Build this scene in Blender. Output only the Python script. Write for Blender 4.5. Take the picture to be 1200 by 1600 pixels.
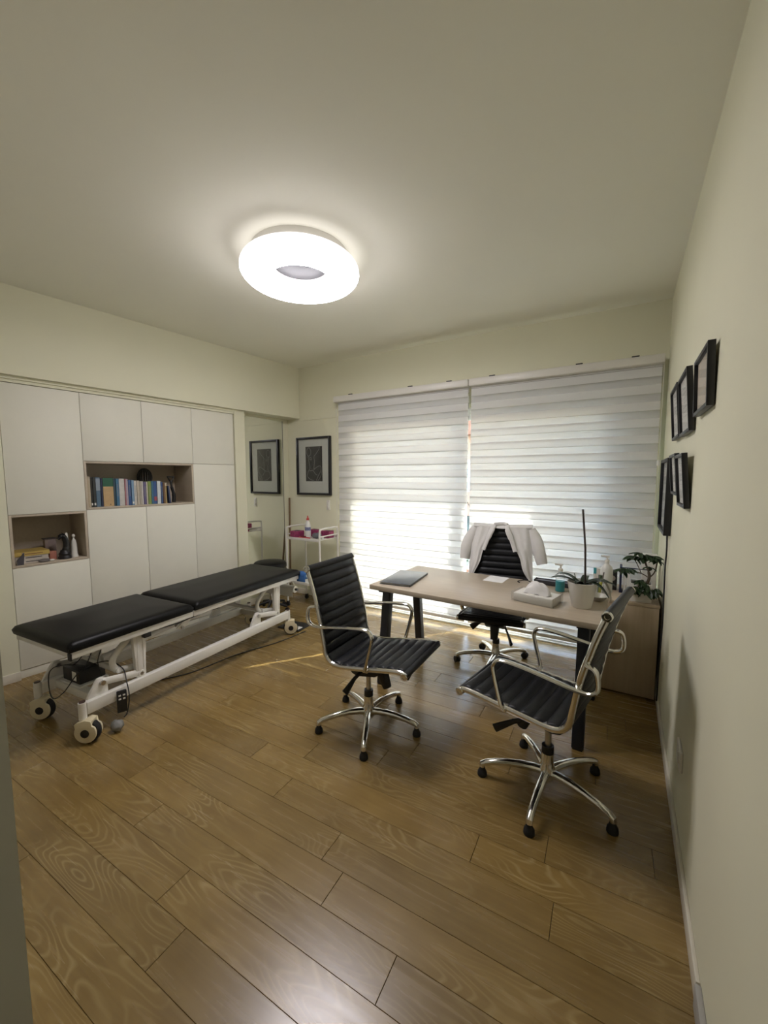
import bpy, bmesh, math, random
from mathutils import Vector, Matrix

random.seed(7)
for o in list(bpy.data.objects):
    bpy.data.objects.remove(o)
scene = bpy.context.scene
C = scene.collection
PI = math.pi

# ------------------------------------------------------------------ camera
F_PX, YAW, PITCH, ROLL, CAM_H = 626.4685, 0.5417, 0.0873, -0.0021, 1.5
cd = bpy.data.cameras.new('camera')
cd.sensor_fit = 'VERTICAL'
cd.sensor_height = 32.0
cd.sensor_width = 24.0
cd.lens = F_PX / 1600 * 32.0
cd.clip_start = 0.02
cam = bpy.data.objects.new('camera', cd)
C.objects.link(cam)
fwd = Vector((-math.sin(YAW) * math.cos(PITCH), math.cos(YAW) * math.cos(PITCH), -math.sin(PITCH)))
rgt = Vector((math.cos(YAW), math.sin(YAW), 0))
upv = rgt.cross(fwd)
r2 = rgt * math.cos(ROLL) + upv * math.sin(ROLL)
u2 = -rgt * math.sin(ROLL) + upv * math.cos(ROLL)
m = Matrix((r2, u2, -fwd)).transposed().to_4x4()
m.translation = (0, 0, CAM_H)
cam.matrix_world = m
scene.camera = cam

# ------------------------------------------------------------------ sky, sun, exposure
SUN_TRAVEL = Vector((-1.22, -1.65, -1.2)).normalized()
LAMP_STRENGTH = 12.0
world = bpy.data.worlds.new('sky')
scene.world = world
world.use_nodes = True
wn = world.node_tree.nodes
wn.clear()
sky = wn.new('ShaderNodeTexSky')
sky.sky_type = 'NISHITA'
sky.sun_disc = False
sky.sun_elevation = math.radians(30)
sky.sun_rotation = math.atan2(-SUN_TRAVEL.x, -SUN_TRAVEL.y)
bg = wn.new('ShaderNodeBackground')
bg.inputs['Strength'].default_value = 0.90
wo = wn.new('ShaderNodeOutputWorld')
world.node_tree.links.new(sky.outputs[0], bg.inputs[0])
world.node_tree.links.new(bg.outputs[0], wo.inputs[0])
sd = bpy.data.lights.new('sun', 'SUN')
sd.energy = 8.0
sd.angle = math.radians(0.53)
sd.color = (1.0, 0.97, 0.92)
sun = bpy.data.objects.new('sun', sd)
C.objects.link(sun)
sun.rotation_euler = SUN_TRAVEL.to_track_quat('-Z', 'Y').to_euler()
sun.location = (3, 9, 6)
vs = scene.view_settings
vs.view_transform = 'Standard'
vs.look = 'None'
vs.gamma = 1.0
vs.use_curve_mapping = False
vs.exposure = 1.42

# ------------------------------------------------------------------ materials
MATS = {}


def srgb(r, g, b):
    f = lambda c: (c / 255 / 12.92) if c / 255 <= 0.04045 else ((c / 255 + 0.055) / 1.055) ** 2.4
    return (f(r), f(g), f(b))


def mat(name, col, rough=0.5, metal=0.0, spec=0.5, var=0.06, scale=8.0, bump=0.0, bscale=200.0, trans=0.0, coat=0.0):
    """principled material with a procedural colour variation and optional fine relief"""
    if name in MATS:
        return MATS[name]
    M = bpy.data.materials.new(name)
    M.use_nodes = True
    n, l = M.node_tree.nodes, M.node_tree.links
    p = n['Principled BSDF']
    p.inputs['Roughness'].default_value = rough
    p.inputs['Metallic'].default_value = metal
    p.inputs['Specular IOR Level'].default_value = spec
    p.inputs['Transmission Weight'].default_value = trans
    p.inputs['Coat Weight'].default_value = coat
    tc = n.new('ShaderNodeTexCoord')
    nz = n.new('ShaderNodeTexNoise')
    nz.inputs['Scale'].default_value = scale
    nz.inputs['Detail'].default_value = 3
    l.new(tc.outputs['Object'], nz.inputs['Vector'])
    rp = n.new('ShaderNodeValToRGB')
    rp.color_ramp.elements[0].position = 0.3
    rp.color_ramp.elements[1].position = 0.7
    rp.color_ramp.elements[0].color = tuple(max(0, c * (1 - var)) for c in col) + (1,)
    rp.color_ramp.elements[1].color = tuple(min(1, c * (1 + var)) for c in col) + (1,)
    l.new(nz.outputs['Fac'], rp.inputs['Fac'])
    l.new(rp.outputs['Color'], p.inputs['Base Color'])
    if bump > 0:
        nb = n.new('ShaderNodeTexNoise')
        nb.inputs['Scale'].default_value = bscale
        nb.inputs['Detail'].default_value = 2
        l.new(tc.outputs['Object'], nb.inputs['Vector'])
        b = n.new('ShaderNodeBump')
        b.inputs['Strength'].default_value = bump
        b.inputs['Distance'].default_value = 0.002
        l.new(nb.outputs['Fac'], b.inputs['Height'])
        l.new(b.outputs['Normal'], p.inputs['Normal'])
    MATS[name] = M
    return M


def wood(name, c_dark, c_light, axis=0, rough=0.45, stretch=14.0, line=None, line_amt=0.0, rnd=True, spec=0.5, freq=7.0):
    """grain stretched along one axis; contour lines of stretched noise give cathedral figure"""
    M = bpy.data.materials.new(name)
    M.use_nodes = True
    n, l = M.node_tree.nodes, M.node_tree.links
    p = n['Principled BSDF']
    p.inputs['Specular IOR Level'].default_value = spec
    tc = n.new('ShaderNodeTexCoord')
    vec = tc.outputs['Object']
    oi = None
    if rnd:
        oi = n.new('ShaderNodeObjectInfo')
        mul = n.new('ShaderNodeMath'); mul.operation = 'MULTIPLY'; mul.inputs[1].default_value = 37.0
        l.new(oi.outputs['Random'], mul.inputs[0])
        cmb = n.new('ShaderNodeCombineXYZ')
        for i in range(3):
            l.new(mul.outputs[0], cmb.inputs[i])
        add = n.new('ShaderNodeVectorMath'); add.operation = 'ADD'
        l.new(vec, add.inputs[0]); l.new(cmb.outputs[0], add.inputs[1])
        vec = add.outputs[0]

    def mapped(sx, sy, sz):
        mp = n.new('ShaderNodeMapping')
        mp.inputs['Scale'].default_value = (sx, sy, sz)
        l.new(vec, mp.inputs['Vector'])
        return mp.outputs[0]
    s = [stretch * 4] * 3
    s[axis] = stretch * 0.22
    fine = n.new('ShaderNodeTexNoise'); fine.inputs['Scale'].default_value = 1.0; fine.inputs['Detail'].default_value = 4
    l.new(mapped(*s), fine.inputs['Vector'])
    s = [freq] * 3
    s[axis] = 1.5
    big = n.new('ShaderNodeTexNoise'); big.inputs['Scale'].default_value = 1.0; big.inputs['Detail'].default_value = 1.5
    l.new(mapped(*s), big.inputs['Vector'])
    blot = n.new('ShaderNodeTexNoise'); blot.inputs['Scale'].default_value = 5.0; blot.inputs['Detail'].default_value = 3
    l.new(vec, blot.inputs['Vector'])
    mx = n.new('ShaderNodeMix'); mx.data_type = 'FLOAT'; mx.inputs[0].default_value = 0.5
    l.new(fine.outputs['Fac'], mx.inputs[2]); l.new(blot.outputs['Fac'], mx.inputs[3])
    rp = n.new('ShaderNodeValToRGB')
    rp.color_ramp.elements[0].position = 0.32
    rp.color_ramp.elements[1].position = 0.68
    rp.color_ramp.elements[0].color = (*c_dark, 1)
    rp.color_ramp.elements[1].color = (*c_light, 1)
    l.new(mx.outputs[0], rp.inputs['Fac'])
    col = rp.outputs['Color']
    if line is not None:
        k = n.new('ShaderNodeMath'); k.operation = 'MULTIPLY'; k.inputs[1].default_value = 24.0
        l.new(big.outputs['Fac'], k.inputs[0])
        fr = n.new('ShaderNodeMath'); fr.operation = 'FRACT'
        l.new(k.outputs[0], fr.inputs[0])
        r3 = n.new('ShaderNodeValToRGB')
        r3.color_ramp.elements[0].position = 0.0; r3.color_ramp.elements[0].color = (0, 0, 0, 1)
        r3.color_ramp.elements[1].position = 1.0; r3.color_ramp.elements[1].color = (0, 0, 0, 1)
        e = r3.color_ramp.elements.new(0.5); e.color = (1, 1, 1, 1)
        e = r3.color_ramp.elements.new(0.26); e.color = (0, 0, 0, 1)
        e = r3.color_ramp.elements.new(0.74); e.color = (0, 0, 0, 1)
        l.new(fr.outputs[0], r3.inputs['Fac'])
        r4 = n.new('ShaderNodeMath'); r4.operation = 'MULTIPLY'; 
        msk = n.new('ShaderNodeTexNoise'); msk.inputs['Scale'].default_value = 2.6; msk.inputs['Detail'].default_value = 1
        l.new(vec, msk.inputs['Vector'])
        mr = n.new('ShaderNodeMapRange'); mr.inputs[1].default_value = 0.42; mr.inputs[2].default_value = 0.66
        l.new(msk.outputs['Fac'], mr.inputs[0])
        l.new(r3.outputs['Color'], r4.inputs[0]); l.new(mr.outputs[0], r4.inputs[1])
        r5 = n.new('ShaderNodeMath'); r5.operation = 'MULTIPLY'; r5.inputs[1].default_value = line_amt
        l.new(r4.outputs[0], r5.inputs[0])
        m2 = n.new('ShaderNodeMix'); m2.data_type = 'RGBA'
        l.new(r5.outputs[0], m2.inputs[0]); l.new(col, m2.inputs[6]); m2.inputs[7].default_value = (*line, 1)
        col = m2.outputs[2]
    if rnd:
        hs = n.new('ShaderNodeHueSaturation')
        mr2 = n.new('ShaderNodeMapRange'); mr2.inputs[3].default_value = 0.88; mr2.inputs[4].default_value = 1.12
        l.new(oi.outputs['Random'], mr2.inputs[0]); l.new(mr2.outputs[0], hs.inputs['Value'])
        l.new(col, hs.inputs['Color'])
        col = hs.outputs['Color']
    l.new(col, p.inputs['Base Color'])
    rr = n.new('ShaderNodeMapRange'); rr.inputs[3].default_value = rough - 0.06; rr.inputs[4].default_value = rough + 0.08
    l.new(fine.outputs['Fac'], rr.inputs[0]); l.new(rr.outputs[0], p.inputs['Roughness'])
    b = n.new('ShaderNodeBump'); b.inputs['Strength'].default_value = 0.05; b.inputs['Distance'].default_value = 0.001
    l.new(fine.outputs['Fac'], b.inputs['Height']); l.new(b.outputs['Normal'], p.inputs['Normal'])
    MATS[name] = M
    return M


def fabric(name, col, transl, sheer=0.0):
    M = bpy.data.materials.new(name)
    M.use_nodes = True
    n, l = M.node_tree.nodes, M.node_tree.links
    n.remove(n['Principled BSDF'])
    out = n['Material Output']
    tc = n.new('ShaderNodeTexCoord')
    nz = n.new('ShaderNodeTexNoise'); nz.inputs['Scale'].default_value = 400
    l.new(tc.outputs['Object'], nz.inputs['Vector'])
    rp = n.new('ShaderNodeValToRGB')
    rp.color_ramp.elements[0].color = tuple(c * 0.95 for c in col) + (1,)
    rp.color_ramp.elements[1].color = tuple(min(1, c * 1.05) for c in col) + (1,)
    l.new(nz.outputs['Fac'], rp.inputs['Fac'])
    d = n.new('ShaderNodeBsdfDiffuse'); t = n.new('ShaderNodeBsdfTranslucent')
    l.new(rp.outputs[0], d.inputs[0]); l.new(rp.outputs[0], t.inputs[0])
    mx = n.new('ShaderNodeMixShader'); mx.inputs[0].default_value = transl
    l.new(d.outputs[0], mx.inputs[1]); l.new(t.outputs[0], mx.inputs[2])
    last = mx
    if sheer > 0:
        tr = n.new('ShaderNodeBsdfTransparent')
        m2 = n.new('ShaderNodeMixShader'); m2.inputs[0].default_value = sheer
        l.new(last.outputs[0], m2.inputs[1]); l.new(tr.outputs[0], m2.inputs[2])
        last = m2
    l.new(last.outputs[0], out.inputs[0])
    MATS[name] = M
    return M


def thin_glass(name, tint=(1, 1, 1), refl=0.06, rough=0.02):
    M = bpy.data.materials.new(name)
    M.use_nodes = True
    n, l = M.node_tree.nodes, M.node_tree.links
    n.remove(n['Principled BSDF'])
    out = n['Material Output']
    tr = n.new('ShaderNodeBsdfTransparent'); tr.inputs[0].default_value = (*tint, 1)
    g = n.new('ShaderNodeBsdfGlossy'); g.inputs['Roughness'].default_value = rough
    fr = n.new('ShaderNodeLayerWeight'); fr.inputs[0].default_value = 0.25
    mr = n.new('ShaderNodeMapRange'); mr.inputs[3].default_value = refl * 0.5; mr.inputs[4].default_value = min(1, refl * 6)
    l.new(fr.outputs['Fresnel'], mr.inputs[0])
    mx = n.new('ShaderNodeMixShader')
    l.new(mr.outputs[0], mx.inputs[0]); l.new(tr.outputs[0], mx.inputs[1]); l.new(g.outputs[0], mx.inputs[2])
    l.new(mx.outputs[0], out.inputs[0])
    MATS[name] = M
    return M


WALL = mat('wall_paint', (0.79, 0.775, 0.595), 0.75, spec=0.25, var=0.015, scale=2, bump=0.05, bscale=260)
CEIL = mat('ceiling_paint', (0.88, 0.87, 0.755), 0.85, spec=0.15, var=0.012, scale=1.5, bump=0.04, bscale=200)
BASE = mat('baseboard_paint', (0.72, 0.68, 0.57), 0.45, var=0.02)
FLOORW = wood('oak_laminate', (0.195, 0.122, 0.036), (0.290, 0.192, 0.062), 0, 0.25, line=(0.47, 0.36, 0.165), line_amt=0.48, freq=6.0, spec=0.78)
JOINT = mat('floor_joint', (0.07, 0.045, 0.025), 0.7)
CABW = mat('cabinet_laminate', (0.80, 0.785, 0.68), 0.5, spec=0.35, var=0.01)
CABIN = mat('cabinet_carcass', (0.55, 0.50, 0.42), 0.6)
GREIGE = wood('greige_oak', (0.47, 0.40, 0.305), (0.55, 0.475, 0.37), 0, 0.5, rnd=False)
DESKW = wood('desk_oak', (0.42, 0.35, 0.255), (0.53, 0.45, 0.345), 0, 0.33, rnd=False)
STORW = wood('storage_oak', (0.42, 0.33, 0.22), (0.52, 0.42, 0.295), 2, 0.5, rnd=False)
LEATHER = mat('black_leatherette', (0.008, 0.009, 0.011), 0.40, spec=0.32, var=0.2, scale=30, bump=0.08, bscale=500)
VINYL = mat('black_vinyl', (0.006, 0.006, 0.006), 0.38, spec=0.16, var=0.2, scale=10, bump=0.06, bscale=300)
CHROME = mat('chrome', (0.72, 0.71, 0.68), 0.12, metal=1.0, var=0.02)
STEEL = mat('brushed_steel', (0.55, 0.54, 0.52), 0.3, metal=1.0, var=0.04)
BLACKP = mat('black_plastic', (0.012, 0.012, 0.013), 0.45, var=0.15)
RUBBER = mat('black_rubber', (0.010, 0.010, 0.010), 0.8, var=0.15)
WHITEM = mat('white_enamel', (0.76, 0.74, 0.68), 0.35, var=0.02)
CREAMP = mat('cream_plastic', (0.70, 0.62, 0.42), 0.4, var=0.04)
NAVY = mat('navy_metal', (0.015, 0.018, 0.026), 0.45, var=0.1)
BLIND = fabric('blind_band_fabric', (0.80, 0.80, 0.78), 0.20)
HEM_SHADE = fabric('blind_hem_shade_fabric', (0.42, 0.41, 0.38), 0.10)  # hem darkened to paint in the shade line where bands overlap
SHEER = fabric('blind_sheer_fabric', (0.80, 0.80, 0.79), 0.38, 0.50)
ALU = mat('white_aluminium', (0.72, 0.71, 0.68), 0.4, var=0.02)
GLASS = thin_glass('window_glass', (0.96, 0.98, 0.97), 0.05)
PICGLASS = thin_glass('picture_glass', (1, 1, 1), 0.06, 0.05)
CLEARP = thin_glass('clear_plastic', (0.98, 0.985, 0.985), 0.06, 0.06)
FRAMEB = mat('black_frame', (0.012, 0.012, 0.014), 0.4, var=0.15)
MATB = mat('mat_board', (0.62, 0.64, 0.58), 0.8, var=0.02)
PAPER = mat('paper', (0.78, 0.77, 0.72), 0.8, var=0.02)
PRINT = mat('charcoal_print', (0.028, 0.028, 0.026), 0.7, var=0.25, scale=40)
PLINE = mat('grey_line', (0.30, 0.31, 0.29), 0.7)
MIRROR = mat('mirror_glass', (0.86, 0.88, 0.86), 0.015, metal=1.0, var=0.005)
COATM = mat('white_cotton', (0.76, 0.75, 0.73), 0.85, var=0.03, scale=20, bump=0.1, bscale=90)
CERAMIC = mat('white_ceramic', (0.74, 0.72, 0.66), 0.3, var=0.02)
LEAF = mat('green_leaf', (0.022, 0.050, 0.016), 0.4, var=0.4, scale=30)
BARK = mat('bark', (0.10, 0.075, 0.05), 0.8, var=0.3, scale=60)
SOIL = mat('soil', (0.03, 0.022, 0.015), 0.9, var=0.4, scale=90)


def colour(name, col, rough=0.5, **k):
    return mat(name, col, rough, **k)


# ------------------------------------------------------------------ mesh helpers
class MB:
    def __init__(s):
        s.v = []; s.f = []

    def add(s, vs_, fs_):
        b = len(s.v)
        s.v += [tuple(x) for x in vs_]
        s.f += [tuple(b + i for i in f) for f in fs_]
        return s

    def bb(s, x0, x1, y0, y1, z0, z1, M=None):
        vs_ = [Vector(p) for p in ((x0, y0, z0), (x1, y0, z0), (x1, y1, z0), (x0, y1, z0), (x0, y0, z1), (x1, y0, z1), (x1, y1, z1), (x0, y1, z1))]
        if M is not None:
            vs_ = [M @ p for p in vs_]
        return s.add(vs_, [(0, 3, 2, 1), (4, 5, 6, 7), (0, 1, 5, 4), (1, 2, 6, 5), (2, 3, 7, 6), (3, 0, 4, 7)])

    def box(s, c, d, M=None):
        return s.bb(c[0] - d[0] / 2, c[0] + d[0] / 2, c[1] - d[1] / 2, c[1] + d[1] / 2, c[2] - d[2] / 2, c[2] + d[2] / 2, M)

    def tube(s, path, r, n=10, sx=1.0, closed=False, ref=None):
        P = [Vector(p) for p in path]
        k = len(P)
        R = r if isinstance(r, (list, tuple)) else [r] * k
        T = []
        for i in range(k):
            a = P[(i - 1) % k] if (closed or i > 0) else P[i]
            b = P[(i + 1) % k] if (closed or i < k - 1) else P[i]
            T.append((b - a).normalized())
        up = Vector(ref) if ref else (Vector((0, 0, 1)) if abs(T[0].z) < 0.9 else Vector((1, 0, 0)))
        nrm = (up - T[0] * up.dot(T[0])).normalized()
        vs_ = []
        for i in range(k):
            nrm = (nrm - T[i] * nrm.dot(T[i])).normalized()
            bi = T[i].cross(nrm)
            for j in range(n):
                a = 2 * PI * j / n
                vs_.append(P[i] + nrm * (math.cos(a) * R[i]) + bi * (math.sin(a) * R[i] * sx))
        fs_ = []
        for i in range(k if closed else k - 1):
            i2 = (i + 1) % k
            for j in range(n):
                j2 = (j + 1) % n
                fs_.append((i * n + j, i * n + j2, i2 * n + j2, i2 * n + j))
        if not closed:
            fs_.append(tuple(range(n - 1, -1, -1)))
            fs_.append(tuple((k - 1) * n + j for j in range(n)))
        return s.add(vs_, fs_)

    def cyl(s, p0, p1, r0, r1=None, n=16):
        return s.tube([p0, p1], [r0, r0 if r1 is None else r1], n)

    def lathe(s, prof, n=24, c=(0, 0, 0), M=None, capb=True, capt=True):
        vs_ = []
        for r, z in prof:
            for j in range(n):
                a = 2 * PI * j / n
                p = Vector((c[0] + r * math.cos(a), c[1] + r * math.sin(a), c[2] + z))
                vs_.append(M @ p if M is not None else p)
        fs_ = []
        for i in range(len(prof) - 1):
            for j in range(n):
                j2 = (j + 1) % n
                fs_.append((i * n + j, i * n + j2, (i + 1) * n + j2, (i + 1) * n + j))
        if capb:
            fs_.append(tuple(range(n - 1, -1, -1)))
        if capt:
            fs_.append(tuple((len(prof) - 1) * n + j for j in range(n)))
        return s.add(vs_, fs_)

    def sphere(s, c, r, n=14, k=8, sc=(1, 1, 1)):
        prof = [(max(1e-4, math.sin(PI * i / k)) , -math.cos(PI * i / k)) for i in range(k + 1)]
        vs_ = []
        for rr, z in prof:
            for j in range(n):
                a = 2 * PI * j / n
                vs_.append((c[0] + r * sc[0] * rr * math.cos(a), c[1] + r * sc[1] * rr * math.sin(a), c[2] + r * sc[2] * z))
        fs_ = [(i * n + j, i * n + (j + 1) % n, (i + 1) * n + (j + 1) % n, (i + 1) * n + j) for i in range(k) for j in range(n)]
        return s.add(vs_, fs_)

    def prism(s, poly, M):
        """poly in local xy, extruded along local z 0..1 of matrix M"""
        k = len(poly)
        vs_ = [M @ Vector((x, y, 0)) for x, y in poly] + [M @ Vector((x, y, 1)) for x, y in poly]
        fs_ = [tuple(range(k - 1, -1, -1)), tuple(range(k, 2 * k))] + [(i, (i + 1) % k, k + (i + 1) % k, k + i) for i in range(k)]
        return s.add(vs_, fs_)

    def grid(s, fn, nu, nv):
        vs_ = [fn(i / nu, j / nv) for i in range(nu + 1) for j in range(nv + 1)]
        fs_ = [(i * (nv + 1) + j, (i + 1) * (nv + 1) + j, (i + 1) * (nv + 1) + j + 1, i * (nv + 1) + j + 1) for i in range(nu) for j in range(nv)]
        return s.add(vs_, fs_)

    def mesh(s, name, bevel=0.0, seg=2, smooth=35, thick=0.0):
        me = bpy.data.meshes.new(name)
        bm = bmesh.new()
        bv = [bm.verts.new(p) for p in s.v]
        for f in s.f:
            try:
                bm.faces.new([bv[i] for i in f])
            except ValueError:
                pass
        bmesh.ops.recalc_face_normals(bm, faces=bm.faces)
        if thick:
            bmesh.ops.solidify(bm, geom=bm.faces[:], thickness=thick)
        if bevel > 0:
            ed = [e for e in bm.edges if len(e.link_faces) == 2 and e.calc_face_angle(0) > 0.5]
            bmesh.ops.bevel(bm, geom=ed, offset=bevel, segments=seg, profile=0.5, affect='EDGES', clamp_overlap=True)
        bm.to_mesh(me)
        bm.free()
        if smooth:
            me.polygons.foreach_set('use_smooth', [True] * len(me.polygons))
            me.set_sharp_from_angle(angle=math.radians(smooth))
        return me

    def build(s, name, material, parent=None, **k):
        me = s.mesh(name, **k)
        me.materials.append(material)
        return link(name, me, parent)


def link(name, me, parent=None, loc=None, rz=0.0):
    o = bpy.data.objects.new(name, me)
    C.objects.link(o)
    if parent is not None:
        o.parent = parent
    if loc is not None:
        o.location = loc
    if rz:
        o.rotation_euler = (0, 0, rz)
    return o


def tag(o, label, cat, group=None):
    o['label'] = label; o['category'] = cat
    if group:
        o['group'] = group
    return o


def struct(o):
    o['kind'] = 'structure'
    return o


def thing(name, label, cat, loc=(0, 0, 0), rz=0.0, group=None):
    o = bpy.data.objects.new(name, None)
    o.empty_display_size = 0.05
    C.objects.link(o)
    o.location = loc
    o.rotation_euler = (0, 0, rz)
    return tag(o, label, cat, group)


def copy_tree(o, parent=None):
    c = o.copy()
    C.objects.link(c)
    c.parent = parent
    for ch in list(o.children):
        copy_tree(ch, c)
    return c


def spline(pts, k=8):
    P = [Vector(p) for p in pts]
    P = [P[0] * 2 - P[1]] + P + [P[-1] * 2 - P[-2]]
    out = []
    for i in range(1, len(P) - 2):
        for j in range(k):
            t = j / k
            a, b, c, d = P[i - 1], P[i], P[i + 1], P[i + 2]
            out.append(0.5 * ((2 * b) + (c - a) * t + (2 * a - 5 * b + 4 * c - d) * t * t + (3 * b - a - 3 * c + d) * t ** 3))
    out.append(P[-2])
    return out


# ------------------------------------------------------------------ dimensions
XR, YB, H = 0.243, 3.81, 2.833
LANG = -math.atan(0.0807)                       # the left wall leans 4.6 degrees off the right wall
LORG = Vector((-3.890, 0, 0))
LD = Vector((math.sin(-LANG), math.cos(-LANG), 0))
LN = Vector((math.cos(-LANG), -math.sin(-LANG), 0))
# local frame of the left wall: x = out of the wall into the room, y = along the wall towards the window
LM = Matrix.Translation(LORG) @ Matrix.Rotation(LANG, 4, 'Z')


def LP(s, v, z):
    return LM @ Vector((v, s, z))


# ------------------------------------------------------------------ floor with planks
fl = struct(MB().bb(-4.5, 0.60, -1.45, 4.0, -0.06, -0.0035).build('floor', JOINT))
PW, PL, SL = 0.137, 1.21, 0.032
ENDS = {-1: -1.19, 0: -1.364, 1: -0.548, 2: -0.854, 3: -0.963, 4: -0.15, 5: -0.458}
pang = math.atan(SL)
plank_cache = {}
for row in range(-7, 25):
    yb0 = 0.736 + row * PW
    e0 = ENDS.get(row, random.uniform(-1.2, 0))
    x = e0
    while x > -4.3:
        x -= PL
    while x < XR + 0.05:
        xa, xb = max(x, -4.35), min(x + PL, XR + 0.03)
        if xb - xa > 0.03:
            L = round(xb - xa, 3)
            if L not in plank_cache:
                b = 0.0008
                pm = MB()
                # a board with eased top edges so that every joint reads as a groove
                x0, x1, y0, y1 = 0.0006, L - 0.0006, 0.0006, PW - 0.0006
                pm.add([(x0, y0, -.0035), (x1, y0, -.0035), (x1, y1, -.0035), (x0, y1, -.0035),
                        (x0, y0, -b), (x1, y0, -b), (x1, y1, -b), (x0, y1, -b),
                        (x0 + b, y0 + b, 0), (x1 - b, y0 + b, 0), (x1 - b, y1 - b, 0), (x0 + b, y1 - b, 0)],
                       [(0, 1, 5, 4), (1, 2, 6, 5), (2, 3, 7, 6), (3, 0, 4, 7), (4, 5, 9, 8), (5, 6, 10, 9), (6, 7, 11, 10), (7, 4, 8, 11), (8, 9, 10, 11)])
                me = pm.mesh('plank', smooth=0)
                me.materials.append(FLOORW)
                plank_cache[L] = me
            if yb0 + SL * xa > -1.0:
                link('plank', plank_cache[L], fl, (xa, yb0 + SL * xa, 0), pang)
        x += PL

# ------------------------------------------------------------------ walls, ceiling
struct(MB().bb(-4.6, 0.60, -1.45, 4.06, H, H + 0.12).build('ceiling', CEIL, smooth=0))
struct(MB().bb(XR, XR + 0.2, -1.45, 4.06, -0.06, H).build('wall_right', WALL, smooth=0))
OX0, OX1, OZ0, OZ1 = -2.66, 0.005, 0.03, 2.17
wb = MB()
wb.bb(-4.3, OX0, YB, YB + 0.25, -0.06, H).bb(OX1, XR, YB, YB + 0.25, -0.06, H).bb(OX0, OX1, YB, YB + 0.25, OZ1, H).bb(OX0, OX1, YB, YB + 0.25, -0.06, OZ0)
wb.bb(-4.2, XR, YB - 0.007, YB, 2.195, H)
struct(wb.build('wall_back', WALL, smooth=0))
wl = MB()
wl.bb(-0.45, 0.012, -1.45, 1.066, -0.06, 2.23, LM).bb(-0.45, 0.018, 2.936, 3.062, -0.06, 2.23, LM).bb(-4.2, -3.722, 3.03, 4.06, -0.06, 2.23)
wl.bb(-0.45, -0.36, 1.066, 2.936, -0.06, 2.23, LM)
struct(wl.build('wall_left', WALL, smooth=0))
tb = MB().bb(-0.5, 0.07, -1.45, 4.3, 2.222, H, LM)
struct(tb.build('trim_1', WALL, smooth=0))
tb = MB().bb(-0.3, 0.028, -1.45, 2.936, 2.200, 2.222, LM).bb(-0.3, 0.012, -1.45, 2.936, 2.178, 2.200, LM)
struct(tb.build('trim_2', WALL, smooth=0))
# front wall with the doorway the photographer stands in
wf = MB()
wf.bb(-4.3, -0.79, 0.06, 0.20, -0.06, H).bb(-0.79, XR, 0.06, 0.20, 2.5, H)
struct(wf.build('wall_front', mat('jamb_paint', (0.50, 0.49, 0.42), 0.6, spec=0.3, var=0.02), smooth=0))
struct(MB().bb(-4.6, 0.60, -1.55, -1.40, -0.06, H).build('wall_hall', WALL, smooth=0))
struct(MB().bb(-2.2, -2.05, -1.40, 0.06, -0.06, H).build('wall_hall_end', WALL, smooth=0))
# baseboards
struct(MB().bb(XR - 0.012, XR, 1.33, 3.80, 0, 0.068).build('baseboard_right', BASE, bevel=0.003))
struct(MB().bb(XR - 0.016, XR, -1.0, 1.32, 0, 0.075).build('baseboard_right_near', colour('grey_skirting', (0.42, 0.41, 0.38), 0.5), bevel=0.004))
struct(MB().bb(-4.2, OX0 - 0.12, YB - 0.012, YB, 0, 0.068).build('baseboard_back', BASE, bevel=0.003))
struct(MB().bb(0.012, 0.024, 0.0, 1.066, 0, 0.068, LM).build('baseboard_left', BASE, bevel=0.003))
struct(MB().bb(-3.722, -3.710, 3.07, 3.798, 0, 0.068).build('baseboard_corner', BASE, bevel=0.003))

# ------------------------------------------------------------------ window (sliding door) and what lies outside
WY = YB + 0.10
win = struct(MB().bb(OX0, OX1, WY - 0.05, WY + 0.05, OZ0, OZ0 + 0.04).bb(OX0, OX1, WY - 0.05, WY + 0.05, OZ1 - 0.05, OZ1)
             .bb(OX0, OX0 + 0.05, WY - 0.05, WY + 0.05, OZ0, OZ1).bb(OX1 - 0.05, OX1, WY - 0.05, WY + 0.05, OZ0, OZ1).build('window_1', ALU, bevel=0.004))
XM = -1.265


def sash(x0, x1, y):
    f = MB()
    z0, z1 = OZ0 + 0.035, OZ1 - 0.045
    f.bb(x0, x0 + 0.075, y - 0.016, y + 0.016, z0, z1).bb(x1 - 0.075, x1, y - 0.016, y + 0.016, z0, z1)
    f.bb(x0 + 0.075, x1 - 0.075, y - 0.016, y + 0.016, z0, z0 + 0.085).bb(x0 + 0.075, x1 - 0.075, y - 0.016, y + 0.016, z1 - 0.07, z1)
    s = f.build('sash_frame', ALU, win, bevel=0.003)
    MB().bb(x0 + 0.07, x1 - 0.07, y - 0.003, y + 0.003, z0 + 0.08, z1 - 0.065).build('pane', GLASS, s, smooth=0)


sash(OX0 + 0.04, XM + 0.04, WY - 0.02)
sash(XM - 0.04, OX1 - 0.04, WY + 0.022)
# track on the floor in front of the window
struct(MB().bb(OX0 - 0.02, OX1 + 0.02, YB - 0.012, YB + 0.05, 0, 0.032).bb(OX0, OX1, YB - 0.03, YB - 0.014, 0, 0.014).build('trim_3', ALU, bevel=0.002))
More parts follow.
